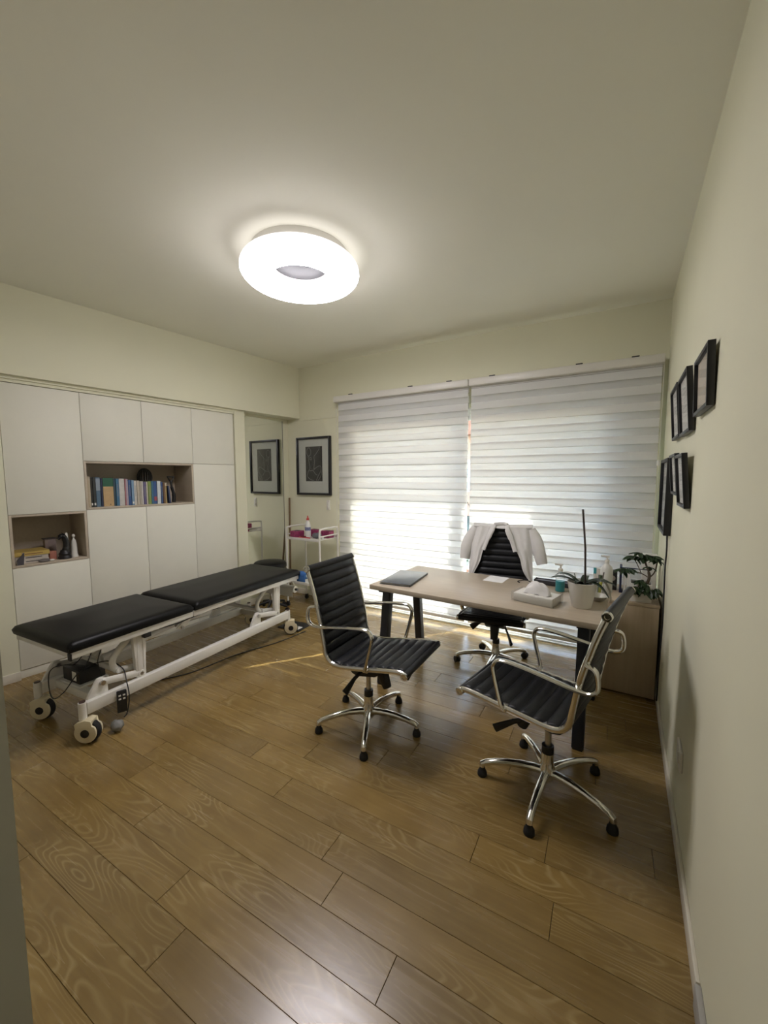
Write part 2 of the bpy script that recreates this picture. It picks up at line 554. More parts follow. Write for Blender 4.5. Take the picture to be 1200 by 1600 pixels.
# the balcony: deck, slab overhead and side wall that shade the upper and right part of the blinds
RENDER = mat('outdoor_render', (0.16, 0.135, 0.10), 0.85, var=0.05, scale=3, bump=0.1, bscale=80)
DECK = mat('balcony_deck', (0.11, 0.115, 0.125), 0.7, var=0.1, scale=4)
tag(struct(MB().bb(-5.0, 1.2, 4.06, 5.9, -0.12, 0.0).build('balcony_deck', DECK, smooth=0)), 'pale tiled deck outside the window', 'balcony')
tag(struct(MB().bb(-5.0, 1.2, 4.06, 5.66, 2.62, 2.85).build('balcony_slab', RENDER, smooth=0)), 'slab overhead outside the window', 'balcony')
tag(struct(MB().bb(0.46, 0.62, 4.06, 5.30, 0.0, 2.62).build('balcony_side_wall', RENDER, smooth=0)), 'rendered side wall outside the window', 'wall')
tag(struct(MB().bb(-60, 60, 5.9, 70, -0.5, -0.12).build('ground', mat('garden_ground', (0.06, 0.075, 0.045), 0.9, var=0.3, scale=1.0), smooth=0)), 'garden ground outside the window', 'ground')
BRICKM = mat('terracotta_render', (0.48, 0.26, 0.17), 0.85, var=0.15, scale=2)
nb = thing('house', 'terracotta neighbouring house seen through the gap between the blinds', 'house', (-4.6, 16, -0.12))
MB().bb(-6, 5, 0, 5, 0, 3.3).build('wall', BRICKM, nb, smooth=0)
MB().prism([(-6.4, 0), (5.4, 0), (4.2, 1.4), (-5.2, 1.4)], Matrix.Translation((0, 5.4, 3.3)) @ Matrix.Rotation(PI / 2, 4, 'X') @ Matrix.Scale(5.8, 4, (0, 0, 1))).build('roof', mat('roof_tile', (0.34, 0.14, 0.08), 0.8, var=0.2, scale=5), nb, smooth=0)
for xx in (-4.5, -2.0, 0.5, 3.0):
    w = MB().bb(xx, xx + 1.1, -0.04, 0.02, 1.0, 2.3).build('window_frame', ALU, nb, smooth=0)
    MB().bb(xx + 0.08, xx + 1.02, -0.05, -0.03, 1.08, 2.22).build('pane', colour('dark_pane', (0.08, 0.10, 0.12), 0.1), w, smooth=0)

# ------------------------------------------------------------------ blinds
def blind(x0, x1, label, off):
    t = thing('zebra_blind', label, 'blind', (0, 0, 0), 0, 'day and night blinds over the window')
    yf, yk, top, pitch, band = 3.700, 3.720, 2.335, 0.125, 0.070
    cas = MB().bb(x0 - 0.035 if x0 < -2 else x0 - 0.012, x1 + 0.012, 3.650, 3.745, 2.335, 2.400).build('cassette', WHITEM, t, bevel=0.008)
    for xx in (x0 + 0.18, (x0 + x1) / 2 + 0.15, x1 - 0.2):
        MB().bb(xx, xx + 0.05, 3.648, 3.662, 2.398, 2.406).build('bracket_clip', BLACKP, cas)
    bot = 0.105
    bands = {}

    def strip(name, y, za, zb, m):
        za, zb = max(za, bot), min(zb, top)
        if zb - za < 0.002:
            return
        h = round(zb - za, 4)
        if (h, m) not in bands:
            nseg = 10
            hem_shade = min(0.0045, h * 0.3)
            q = MB().grid(lambda u, v: (u * (x1 - x0), 0.0015 * math.sin(PI * v), hem_shade + v * (h - hem_shade)), nseg, 2)
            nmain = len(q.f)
            q.grid(lambda u, v: (u * (x1 - x0), -0.0002, v * hem_shade), nseg, 1)  # hem strip along the lower edge, overlap shade put into its colour
            me = q.mesh(name)
            me.materials.append(m)
            me.materials.append(HEM_SHADE)
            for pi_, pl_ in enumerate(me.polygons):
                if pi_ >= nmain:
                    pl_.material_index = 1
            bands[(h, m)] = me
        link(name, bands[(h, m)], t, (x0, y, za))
    shf, shk = MB(), MB()
    for i in range(20):
        zb = top - 0.02 - i * pitch
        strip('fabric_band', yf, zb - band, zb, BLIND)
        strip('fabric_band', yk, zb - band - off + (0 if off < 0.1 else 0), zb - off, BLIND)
        a, b = max(bot, zb - pitch), zb - band
        if b > a:
            shf.add([(x0, yf, a), (x1, yf, a), (x1, yf, b), (x0, yf, b)], [(0, 1, 2, 3)])
        a, b = max(bot, zb - pitch - off), zb - band - off
        if b > a:
            shk.add([(x0, yk, a), (x1, yk, a), (x1, yk, b), (x0, yk, b)], [(0, 1, 2, 3)])
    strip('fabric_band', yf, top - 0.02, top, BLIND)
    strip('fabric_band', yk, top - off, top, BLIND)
    shf.build('sheer_fabric', SHEER, t, smooth=0)
    shk.build('sheer_fabric', SHEER, t, smooth=0)
    MB().bb(x0, x1, 3.692, 3.728, 0.075, 0.108).build('bottom_rail', WHITEM, t, bevel=0.006)
    return t


BL = blind(-2.83, -1.302, 'left white striped day-and-night roller blind, beside the framed print', 0.052)
BR = blind(-1.272, 0.198, 'right white striped day-and-night roller blind, behind the desk chair', 0.069)
MB().tube([(-2.848, 3.685, 2.34), (-2.850, 3.685, 1.0), (-2.845, 3.685, 0.75)], 0.0022, 6).build('chain', WHITEM, BL)
MB().tube([(0.207, 3.685, 2.34), (0.207, 3.685, 1.3), (0.207, 3.685, 0.7)], 0.0022, 6).build('chain', WHITEM, BR)
MB().cyl((0.207, 3.685, 1.58), (0.207, 3.685, 1.62), 0.012).build('chain_weight', WHITEM, BR)
MB().bb(-2.872, -2.858, YB - 0.02, YB, 1.42, 1.50).build('chain_clip', WHITEM, BL, bevel=0.003)

# ------------------------------------------------------------------ fitted cabinets (local frame of the left wall)
S0, S1, S2, S3, S4 = 1.070, 1.549, 2.008, 2.4665, 2.931
ZN0, ZN1, ZT, ZM0, ZM1 = 0.836, 1.229, 2.176, 1.236, 1.634
G = 0.0016


def lthing(name, label, cat, s, z, group=None, v=0.0):
    p = LP(s, v, z)
    return thing(name, label, cat, p, LANG, group)


def cabinet(sa, sb, za, zb, label):
    t = lthing('cabinet', label, 'cabinet', sa, za, 'white fitted cabinets along the left wall')
    w, h = sb - sa, zb - za
    k = MB()
    e = 0.016
    k.bb(-0.355, -0.021, 0.0005, e, 0, h).bb(-0.355, -0.021, w - e, w - 0.0005, 0, h).bb(-0.355, -0.021, e, w - e, 0, e).bb(-0.355, -0.021, e, w - e, h - e, h).bb(-0.355, -0.347, e, w - e, e, h - e)
    k.build('carcass', CABIN, t, smooth=0)
    z0 = 0.0
    if za < 0.1:
        MB().bb(-0.10, -0.008, 0.001, w - 0.001, 0.0, 0.060).build('plinth', CABW, t, bevel=0.001)
        z0 = 0.064
    MB().bb(-0.019, 0.0, G, w - G, z0 + G, h - G).build('door', CABW, t, bevel=0.0012)
    return t


cabinet(S0, S1, ZN1, ZT, 'tall white cabinet above the small shelf niche')
cabinet(S0, S1, 0.0, ZN0, 'white cabinet below the small shelf niche')
cabinet(S1, S2, ZM1, ZT, 'white top cabinet above the left half of the bookshelf')
cabinet(S2, S3, ZM1, ZT, 'white top cabinet above the right half of the bookshelf')
cabinet(S1, S2, 0.0, ZM0, 'white base cabinet below the left half of the bookshelf')
cabinet(S2, S3, 0.0, ZM0, 'white base cabinet below the right half of the bookshelf')
cabinet(S3, S4, ZM1, ZT, 'white top cabinet in the column nearest the mirror')
cabinet(S3, S4, 0.0, ZM1, 'tall white cabinet in the column nearest the mirror')


def niche(sa, sb, za, zb, label):
    t = lthing('shelf_niche', label, 'shelf', sa, za)
    w, h, e = sb - sa, zb - za, 0.018
    MB().bb(-0.345, 0, 0.001, e, 0.001, h - 0.001).build('side_panel', GREIGE, t, bevel=0.001)
    MB().bb(-0.345, 0, w - e, w - 0.001, 0.001, h - 0.001).build('side_panel', GREIGE, t, bevel=0.001)
    MB().bb(-0.345, 0, e, w - e, 0.001, e).build('bottom_panel', GREIGE, t, bevel=0.001)
    MB().bb(-0.345, 0, e, w - e, h - e, h - 0.001).build('top_panel', GREIGE, t, bevel=0.001)
    MB().bb(-0.355, -0.345, 0.001, w - 0.001, 0.001, h - 0.001).build('back_panel', GREIGE, t, smooth=0)
    return t


niche(S0, S1, ZN0, ZN1, 'small open wood niche holding figurines and flat books')
niche(S1, S3, ZM0, ZM1, 'wide open wood niche holding the row of books')

# books in the wide niche: (start, end along wall, top z, colour, label)
BK = [
    (1.572, 1.582, 1.515, (0.42, 0.33, 0.22), 'thin beige paperback, leftmost in the row'),
    (1.583, 1.597, 1.510, (0.48, 0.41, 0.29), 'cream paperback second from the left end of the row'),
    (1.598, 1.613, 1.500, (0.025, 0.025, 0.02), 'black book beside the cream paperback'),
    (1.615, 1.634, 1.500, (0.04, 0.045, 0.04), 'dark charcoal book left of the blue-grey volume'),
    (1.637, 1.668, 1.502, (0.10, 0.17, 0.24), 'blue-grey volume with a pale top band'),
    (1.671, 1.684, 1.495, (0.03, 0.04, 0.08), 'slim navy book left of the thick tan book'),
    (1.688, 1.765, 1.496, (0.52, 0.36, 0.18), 'thick tan book with a green band at the top'),
    (1.768, 1.782, 1.492, (0.04, 0.08, 0.11), 'slim dark teal book right of the thick tan book'),
    (1.785, 1.809, 1.490, (0.06, 0.17, 0.28), 'mid blue book left of the wide white one'),
    (1.811, 1.852, 1.490, (0.58, 0.56, 0.52), 'wide white book in the middle of the row'),
    (1.854, 1.863, 1.487, (0.45, 0.20, 0.22), 'thin red-pink book right of the wide white one'),
    (1.865, 1.880, 1.487, (0.42, 0.36, 0.42), 'lilac book right of the thin red-pink one'),
    (1.883, 1.905, 1.478, (0.04, 0.10, 0.25), 'deep blue book right of the lilac one'),
    (1.908, 1.928, 1.476, (0.20, 0.32, 0.46), 'light blue book right of the deep blue one'),
    (1.930, 1.950, 1.472, (0.60, 0.58, 0.52), 'white book right of the light blue one'),
    (1.952, 1.972, 1.472, (0.52, 0.47, 0.38), 'cream book right of the centre of the row'),
    (1.975, 1.993, 1.466, (0.42, 0.38, 0.31), 'beige book left of the thin white one'),
    (1.995, 2.007, 1.464, (0.62, 0.61, 0.58), 'thin white book left of the purple one'),
    (2.009, 2.031, 1.461, (0.13, 0.11, 0.22), 'purple book in the right half of the row'),
    (2.033, 2.045, 1.461, (0.60, 0.58, 0.42), 'thin pale yellow book left of the green one'),
    (2.047, 2.072, 1.464, (0.22, 0.30, 0.08), 'olive green book in the right half of the row'),
    (2.076, 2.094, 1.465, (0.05, 0.15, 0.24), 'teal blue book right of the green one'),
    (2.096, 2.124, 1.465, (0.04, 0.09, 0.24), 'royal blue book with a red patch near the bottom'),
    (2.127, 2.158, 1.467, (0.62, 0.66, 0.66), 'white book with pale blue edge near the right end'),
    (2.164, 2.178, 1.457, (0.06, 0.11, 0.25), 'slim blue book near the right end of the row'),
    (2.181, 2.195, 1.448, (0.16, 0.09, 0.05), 'slim brown book near the right end of the row'),
    (2.198, 2.213, 1.448, (0.34, 0.25, 0.10), 'slim ochre book with a pale top near the right end'),
    (2.222, 2.236, 1.420, (0.05, 0.07, 0.14), 'navy book leaning at the right end of the row'),
]
PAGES = mat('book_pages', (0.62, 0.57, 0.46), 0.85, var=0.05, scale=60)
for i, (a, b, zt, col, lab) in enumerate(BK):
    z0 = ZM0 + 0.0182
    t = lthing('book', lab, 'book', (a + b) / 2, z0, 'books in the wide niche', v=-0.030 - 0.008 * (i * 7 % 5) / 5)
    w, h, dp = b - a, zt - z0, 0.165 + 0.02 * ((i * 3) % 4) / 4
    cm = mat('book_cover_%d' % i, col, 0.45, var=0.08, scale=30)
    lean = 0.09 if i == len(BK) - 1 else 0.0
    cv = MB().bb(-dp, 0, -w / 2, -w / 2 + 0.0016, 0, h).bb(-dp, 0, w / 2 - 0.0016, w / 2, 0, h).bb(-0.0018, 0.0006, -w / 2, w / 2, 0, h)
    co = cv.build('cover', cm, t, bevel=0.0005, seg=1)
    MB().bb(-dp + 0.004, -0.002, -w / 2 + 0.0017, w / 2 - 0.0017, 0.003, h - 0.004).build('page_block', PAGES, t, smooth=0)
    if i == 6:
        MB().bb(-0.001, 0.0012, -w / 2, w / 2, h * 0.70, h).build('title_band', colour('green_band', (0.02, 0.11, 0.06)), t, smooth=0)
        MB().bb(-0.001, 0.0014, 0.008, 0.014, 0.012, 0.020).build('spine_mark', BLACKP, t, smooth=0)
    elif i == 4:
        MB().bb(-0.001, 0.0012, -w / 2, w / 2, h * 0.55, h * 0.96).build('title_band', colour('pale_blue_band', (0.28, 0.34, 0.40)), t, smooth=0)
    elif i in (2, 3, 4, 13):
        MB().bb(-0.001, 0.0012, -w * 0.3, w * 0.3, h * 0.06, h * 0.14).build('spine_mark', PAPER, t, smooth=0)
    elif i == 22:
        MB().bb(-0.001, 0.0012, -w / 2 + 0.003, w / 2 - 0.001, h * 0.14, h * 0.32).build('title_band', colour('red_band', (0.38, 0.08, 0.09)), t, smooth=0)
    elif i == 26:
        MB().bb(-0.001, 0.0012, -w / 2, w / 2, h * 0.86, h).build('title_band', colour('ivory_band', (0.62, 0.56, 0.42)), t, smooth=0)
    elif w > 0.012 and i % 2 == 0:
        MB().bb(-0.001, 0.0012, -w * 0.22, w * 0.22, h * 0.35, h * 0.8).build('title_band', mat('title_tint_%d' % i, tuple(min(1, c * 0.55 + 0.12) for c in col), 0.5), t, smooth=0)
    if lean:
        t.rotation_euler = (Matrix.Rotation(LANG, 4, 'Z') @ Matrix.Rotation(lean, 4, 'X')).to_euler()
        if i == len(BK) - 1:
            t.location = LP(2.243, -0.03, z0 + 0.0007)
# dark mesh ball and triangular handled tool behind the books
t = lthing('mesh_ball', 'dark round mesh ball behind the right end of the books', 'ball', 2.13, ZM0 + 0.0182, v=-0.278)
q = MB()
for k in range(9):
    a = PI * k / 9
    q.tube([(0.0 + 0.062 * math.cos(b) * math.cos(a), 0.062 * math.cos(b) * math.sin(a), 0.245 + 0.085 * math.sin(b)) for b in [2 * PI * j / 24 for j in range(24)]], 0.005, 6, closed=True)
q.build('ball', colour('dark_mesh', (0.08, 0.08, 0.075), 0.8), t)
MB().lathe([(0.05, 0), (0.05, 0.012), (0.012, 0.025), (0.010, 0.17)]).build('stand', BLACKP, t)
t = lthing('stand_tool', 'black upright tool with triangular handle beside the leaning navy book', 'tool', 2.290, ZM0 + 0.0182, v=-0.10)
MB().cyl((0, -0.034, 0.250), (0, 0.034, 0.250), 0.007).cyl((0, -0.032, 0.250), (0, -0.002, 0.196), 0.006).cyl((0, 0.032, 0.250), (0, 0.002, 0.196), 0.006).build('handle', BLACKP, t)
MB().tube(spline([(0, 0, 0.2), (0, 0.006, 0.15), (0, 0.022, 0.08), (0, 0.020, 0.003)]), [0.010] * 8 + [0.014] * 8 + [0.017] * 9, 10).build('body', BLACKP, t)

# small niche contents
ZS = ZN0 + 0.0182
for (a, b, za, zb, dp, v, col, nm, lab) in (
        (1.100, 1.300, ZS, ZS + 0.026, 0.20, -0.06, (0.55, 0.50, 0.44), 'book', 'white flat book lowest in the small niche'),
        (1.102, 1.298, ZS + 0.0265, ZS + 0.055, 0.19, -0.062, (0.58, 0.55, 0.50), 'book', 'white flat book in the middle of the stack in the small niche'),
        (1.094, 1.306, ZS + 0.0555, ZS + 0.086, 0.20, -0.055, (0.52, 0.37, 0.10), 'book', 'mustard yellow book on top of the flat stack')):
    t = lthing(nm, lab, 'book', (a + b) / 2, za, 'flat books in the small niche', v=v)
    w, h = b - a, zb - za
    MB().bb(-dp, 0, -w / 2, w / 2, 0, 0.002).bb(-dp, 0, -w / 2, w / 2, h - 0.002, h).bb(-0.002, 0.001, -w / 2, w / 2, 0, h).build('cover', mat('flat_cover_' + lab[:7], col, 0.5), t, bevel=0.0005, seg=1)
    MB().bb(-dp + 0.004, -0.0025, -w / 2 + 0.004, w / 2 - 0.004, 0.0022, h - 0.0022).build('page_block', PAGES, t, smooth=0)
    MB().bb(-0.0005, 0.0018, -w * 0.2, w * 0.3, h * 0.4, h * 0.6).build('title_line', BLACKP if 'white' in lab else colour('brown_ink', (0.18, 0.08, 0.03)), t, smooth=0)
t = lthing('box', 'small salmon red box right of the flat books', 'box', 1.3325, ZS, v=-0.075)
MB().bb(-0.06, 0, -0.021, 0.021, 0, 0.056).build('body', colour('salmon_card', (0.42, 0.16, 0.11), 0.6), t, bevel=0.001)
MB().bb(-0.061, 0.001, -0.0215, 0.0215, 0.0562, 0.064).build('lid', colour('salmon_lid', (0.46, 0.19, 0.13), 0.6), t, bevel=0.001)
t = lthing('bookend', 'dark grey triangular bookend at the front of the small niche', 'bookend', 1.118, ZS, v=-0.012)
MB().prism([(-0.017, 0), (0.02, 0), (0.028, 0.088), (0.022, 0.088), (-0.017, 0.036)], Matrix(((0, 0, 1, 0), (1, 0, 0, 0), (0, 1, 0, 0), (0, 0, 0, 1))) @ Matrix.Scale(0.004, 4, (0, 0, 1))).build('plate', colour('slate_metal', (0.07, 0.065, 0.075), 0.5), t)
MB().bb(-0.02, 0.0, 0.018, 0.021, 0, 0.088).build('edge_strip', colour('grey_strip', (0.35, 0.33, 0.30), 0.5), t)
t = lthing('mouse', 'grey computer mouse with pale tip in the small niche', 'mouse', 1.262, ZS, v=-0.022)
MB().sphere((0, 0, 0.010), 0.03, 16, 10, (0.8, 1.25, 0.55)).build('shell', colour('mouse_grey', (0.16, 0.145, 0.14), 0.4), t)
for vv in t.children[0].data.vertices:
    vv.co.z = max(0.0, vv.co.z)
MB().sphere((0.004, 0.045, 0.008), 0.016, 12, 8, (0.8, 1.2, 0.5)).build('tip', CERAMIC, t)
t = lthing('figurine', 'black horse-head chess knight figurine in the small niche', 'figurine', 1.400, ZS, v=-0.05)
MB().lathe([(0.043, 0), (0.044, 0.014), (0.037, 0.026), (0.041, 0.040), (0.031, 0.056), (0.026, 0.07)], 20).build('base', BLACKP, t)
MB().tube(spline([(0, 0.004, 0.05), (0, 0.012, 0.09), (0, 0.012, 0.13), (0, 0.002, 0.17), (0, -0.012, 0.185), (0, -0.028, 0.172), (0, -0.040, 0.160)], 6),
          [0.030] * 6 + [0.027] * 6 + [0.026] * 6 + [0.026] * 6 + [0.021] * 6 + [0.015] * 7, 12, sx=0.8).build('horse_head', BLACKP, t)
MB().cyl((0.0, -0.006, 0.185), (0.0, -0.010, 0.213), 0.006, 0.001, 8).build('ear', BLACKP, t)
MB().prism([(0.006, 0.150), (0.026, 0.140), (0.020, 0.205), (0.008, 0.207)], Matrix(((0, 0, 1, 0.004), (1, 0, 0, 0), (0, 1, 0, 0), (0, 0, 0, 1))) @ Matrix.Scale(0.012, 4, (0, 0, 1))).build('mane', CERAMIC, t)
t = lthing('figurine', 'white robed figurine beside the black chess knight', 'figurine', 1.470, ZS, v=-0.075)
MB().lathe([(0.026, 0), (0.026, 0.01), (0.022, 0.03), (0.020, 0.10), (0.015, 0.135), (0.006, 0.150), (0.006, 0.16)], 16).build('robe', CERAMIC, t)
MB().sphere((0, 0, 0.172), 0.0125, 12, 8, (1, 1, 1.2)).build('head', CERAMIC, t)
t = lthing('box', 'small picture box with dark lid behind the chess knight', 'box', 1.350, ZS, v=-0.19)
MB().bb(-0.05, 0.0, -0.036, 0.036, 0, 0.150).build('body', colour('taupe_card', (0.22, 0.17, 0.15), 0.7), t, bevel=0.001)
MB().bb(-0.054, 0.004, -0.044, 0.040, 0.1502, 0.158).build('lid', colour('dark_lid', (0.05, 0.04, 0.035), 0.6), t)

# ------------------------------------------------------------------ mirror, framed print, switches, cane
t = thing('wall_mirror', 'tall narrow wall mirror between cabinets and corner', 'mirror', (-3.721, 3.415, 0.18))
MB().bb(0.0, 0.008, -0.300, 0.290, 0, 2.01).build('mirror_glass', MIRROR, t, smooth=0)
MB().bb(0.0, 0.011, -0.315, -0.300, 0, 2.012).bb(0.0, 0.011, 0.290, 0.293, 0, 2.012).build('edge_strip', colour('bronze_strip', (0.05, 0.045, 0.04), 0.4), t)


def framed(t, w, h, dep, bar, mats, inner=None, glass=True):
    """frame in local coords: x along width, z up from 0, faces -y, back on y=0"""
    MB().bb(-w / 2, -w / 2 + bar, -dep, 0, 0, h).bb(w / 2 - bar, w / 2, -dep, 0, 0, h).bb(-w / 2 + bar, w / 2 - bar, -dep, 0, 0, bar).bb(-w / 2 + bar, w / 2 - bar, -dep, 0, h - bar, h).build('frame', FRAMEB, t, bevel=0.001)
    mo = MB().bb(-w / 2 + bar, w / 2 - bar, -dep * 0.45, -0.002, bar, h - bar).build('mat_board', mats, t, smooth=0)
    if glass:
        MB().bb(-w / 2 + bar, w / 2 - bar, -dep * 0.72, -dep * 0.68, bar, h - bar).build('glass', PICGLASS, t, smooth=0)
    return mo


t = thing('picture_frame', 'black framed charcoal print with pale mat on the window wall', 'picture', (-3.287, YB - 0.002, 1.280))
framed(t, 0.535, 0.707, 0.035, 0.026, MATB)
pr = MB().bb(-0.126, 0.137, -0.0172, -0.0160, 0.168, 0.592).build('print', PRINT, t, smooth=0)


def ln(pts, r=0.0022):
    MB().tube(spline([(x, -0.0176, z) for x, z in pts], 6), r, 6, sx=0.5).build('drawn_line', PLINE, pr)


ln([(-0.09, 0.57), (-0.11, 0.53), (-0.085, 0.48), (-0.05, 0.49), (-0.04, 0.54), (-0.065, 0.575), (-0.09, 0.57)])
ln([(0.10, 0.585), (0.085, 0.55), (0.04, 0.50), (0.01, 0.47), (0.015, 0.42), (0.01, 0.36), (0.005, 0.31)])
ln([(-0.085, 0.48), (-0.075, 0.43), (-0.065, 0.37), (-0.06, 0.32), (-0.09, 0.28), (-0.10, 0.23), (-0.05, 0.19), (0.0, 0.18)])
ln([(-0.06, 0.44), (-0.035, 0.43), (-0.035, 0.455), (-0.055, 0.46), (-0.06, 0.44)], 0.0018)
ln([(0.005, 0.31), (0.05, 0.34), (0.10, 0.355), (0.12, 0.33), (0.11, 0.29), (0.07, 0.23), (0.04, 0.175)])
ln([(-0.06, 0.295), (-0.01, 0.30), (0.03, 0.255), (0.055, 0.245)])
ln([(0.13, 0.30), (0.12, 0.25), (0.09, 0.20), (0.065, 0.178)])
t = thing('wall_switch', 'white light switch below the framed print', 'switch', (-3.075, YB - 0.0005, 1.10))
MB().bb(-0.024, 0.024, -0.012, 0, 0, 0.12).build('plate', WHITEM, t, bevel=0.003)
MB().bb(-0.014, 0.014, -0.018, -0.012, 0.02, 0.055).build('rocker', CERAMIC, t, bevel=0.002)
MB().bb(-0.014, 0.014, -0.018, -0.012, 0.065, 0.10).build('rocker', CERAMIC, t, bevel=0.002)
t = thing('walking_stick', 'brown wooden stick leaning in the corner beside the mirror', 'stick', (-3.65, 3.72, 0.0))
MB().tube([(0.02, -0.02, 0.008), (-0.01, 0.02, 0.6), (-0.045, 0.065, 1.235)], [0.013, 0.012, 0.012], 10).build('shaft', colour('brown_wood', (0.19, 0.12, 0.06), 0.5), t)
MB().cyl((0.0205, -0.021, 0.0), (0.019, -0.019, 0.03), 0.016).build('ferrule', RUBBER, t)

# ------------------------------------------------------------------ frames on the right wall
TXT = mat('grey_ink', (0.55, 0.55, 0.52), 0.8)


def rframe(y0, y1, z0, z1, tilt, dep, label, mcol, lines, bar=0.014):
    t = thing('picture_frame', label, 'picture', (XR - 0.003, (y0 + y1) / 2, z0), -PI / 2, 'black framed certificates on the right wall')
    t.rotation_euler = (Matrix.Rotation(-PI / 2, 4, 'Z') @ Matrix.Rotation(tilt, 4, 'X')).to_euler()
    w, h = y1 - y0, z1 - z0
    mo = framed(t, w, h, dep, bar, mcol)
    if lines:
        q = MB()
        for k in range(lines):
            zz = h * (0.78 - 0.55 * k / lines)
            ww = w * (0.30 if k % 3 else 0.2)
            q.bb(-ww, ww, -dep * 0.45 - 0.0004, -dep * 0.45, zz, zz + h * 0.012)
        q.build('printed_lines', TXT, mo, smooth=0)
    return t


WARMP = mat('ivory_paper', (0.66, 0.58, 0.46), 0.8, var=0.04)
rframe(1.72, 2.035, 1.735, 1.948, 0.03, 0.022, 'black framed ivory certificate, nearest of the upper row on right wall', WARMP, 5)
rframe(2.145, 2.49, 1.695, 1.965, 0.075, 0.022, 'black framed white certificate, middle of the upper row on right wall', PAPER, 7)
rframe(2.545, 2.88, 1.705, 1.978, 0.075, 0.022, 'black framed white certificate, farthest of the upper row on right wall', PAPER, 7)
rframe(2.14, 2.42, 1.362, 1.602, 0.085, 0.022, 'black framed white certificate, nearest of the lower row on right wall', PAPER, 6)
rframe(2.475, 2.765, 1.405, 1.617, 0.085, 0.022, 'small black framed certificate between lower frame and light box', PAPER, 5)
t = thing('light_box', 'black framed wall screen with hanging cable above the leafy plant', 'screen', (XR - 0.003, 3.165, 1.145), -PI / 2)
framed(t, 0.52, 0.465, 0.035, 0.020, mat('screen_white', (0.60, 0.62, 0.62), 0.35, var=0.01), glass=True)
MB().tube(spline([(0.22, -0.012, 0.002), (0.225, -0.010, -0.10), (0.19, -0.010, -0.22), (0.215, -0.010, -0.36), (0.235, -0.010, -0.55), (0.20, -0.012, -0.80), (0.20, -0.014, -1.06)]), 0.0045, 8).build('power_cable', BLACKP, t)

t = thing('wall_socket', 'white wall socket low on the right wall', 'socket', (XR - 0.0005, 1.955, 0.318), -PI / 2)
MB().bb(-0.06, 0.06, -0.010, 0, 0, 0.085).build('plate', WHITEM, t, bevel=0.003)
MB().lathe([(0.022, 0), (0.022, 0.006), (0.016, 0.006)], 20, M=Matrix.Translation((0.02, -0.009, 0.042)) @ Matrix.Rotation(PI / 2, 4, 'X')).build('outlet', WHITEM, t)

# ------------------------------------------------------------------ ceiling lamp
LAMPM = bpy.data.materials.new('lamp_opal')
LAMPM.use_nodes = True
n_, l_ = LAMPM.node_tree.nodes, LAMPM.node_tree.links
pb = n_['Principled BSDF']
pb.inputs['Base Color'].default_value = (0.85, 0.86, 0.87, 1)
pb.inputs['Roughness'].default_value = 0.35
pb.inputs['Emission Strength'].default_value = LAMP_STRENGTH
bt = n_.new('ShaderNodeBlackbody'); bt.inputs[0].default_value = 6500
l_.new(bt.outputs[0], pb.inputs['Emission Color'])
t = thing('ceiling_lamp', 'glowing white ring-shaped ceiling lamp', 'lamp', (-1.735, 1.915, H), 0)
R1, RX, RZ = 0.252, 0.100, 0.066
arc = lambda a0, a1, n: [(R1 + RX * math.cos(math.radians(a0 + (a1 - a0) * k / n)), -0.104 + RZ * math.sin(math.radians(a0 + (a1 - a0) * k / n))) for k in range(n + 1)]
MB().lathe(arc(-168, -12, 30), 64, capb=False, capt=False).build('ring_shade', LAMPM, t, smooth=80)
SHELLM = LAMPM.copy()
SHELLM.name = 'lamp_opal_upper'
SHELLM.node_tree.nodes['Principled BSDF'].inputs['Emission Strength'].default_value = LAMP_STRENGTH * 0.04
MB().lathe(arc(-12, 192, 24), 64, capb=False, capt=False).build('upper_shell', SHELLM, t, smooth=80)
MB().lathe([(0.285, -0.0005), (0.285, -0.034), (0.270, -0.040)], 48).build('ceiling_plate', WHITEM, t)
MB().lathe([(0.158, -0.040), (0.158, -0.072), (0.140, -0.080)], 36).build('centre_cap', colour('opal_cap', (0.035, 0.036, 0.038), 0.6), t)

# ------------------------------------------------------------------ treatment couch
BO = (-2.545, 0.93, 0.0)
bang = math.radians(4.4)
bed = thing('treatment_couch', 'black cushioned treatment couch on white wheeled steel frame', 'couch', BO, bang)
# local: +y along the couch, -x across towards the cabinets
BW, BLEN, SPLIT = 0.62, 1.95, 0.762


def cushion(y0, y1, droop0, droop1, name):
    q = MB()
    q.bb(-BW - 0.01, 0.012, y0, y1, 0.550, 0.606)
    o = q.build(name, VINYL, bed, bevel=0.022, seg=4, smooth=60)
    for vv in o.data.vertices:
        u_ = (vv.co.y - y0) / (y1 - y0)
        if vv.co.z > 0.58:
            e = min(1, (vv.co.x + BW + 0.01) / 0.16, (0.012 - vv.co.x) / 0.16)
            vv.co.z += 0.010 * (math.sin(PI * min(1, max(0, u_))) ** 0.4)
    return o


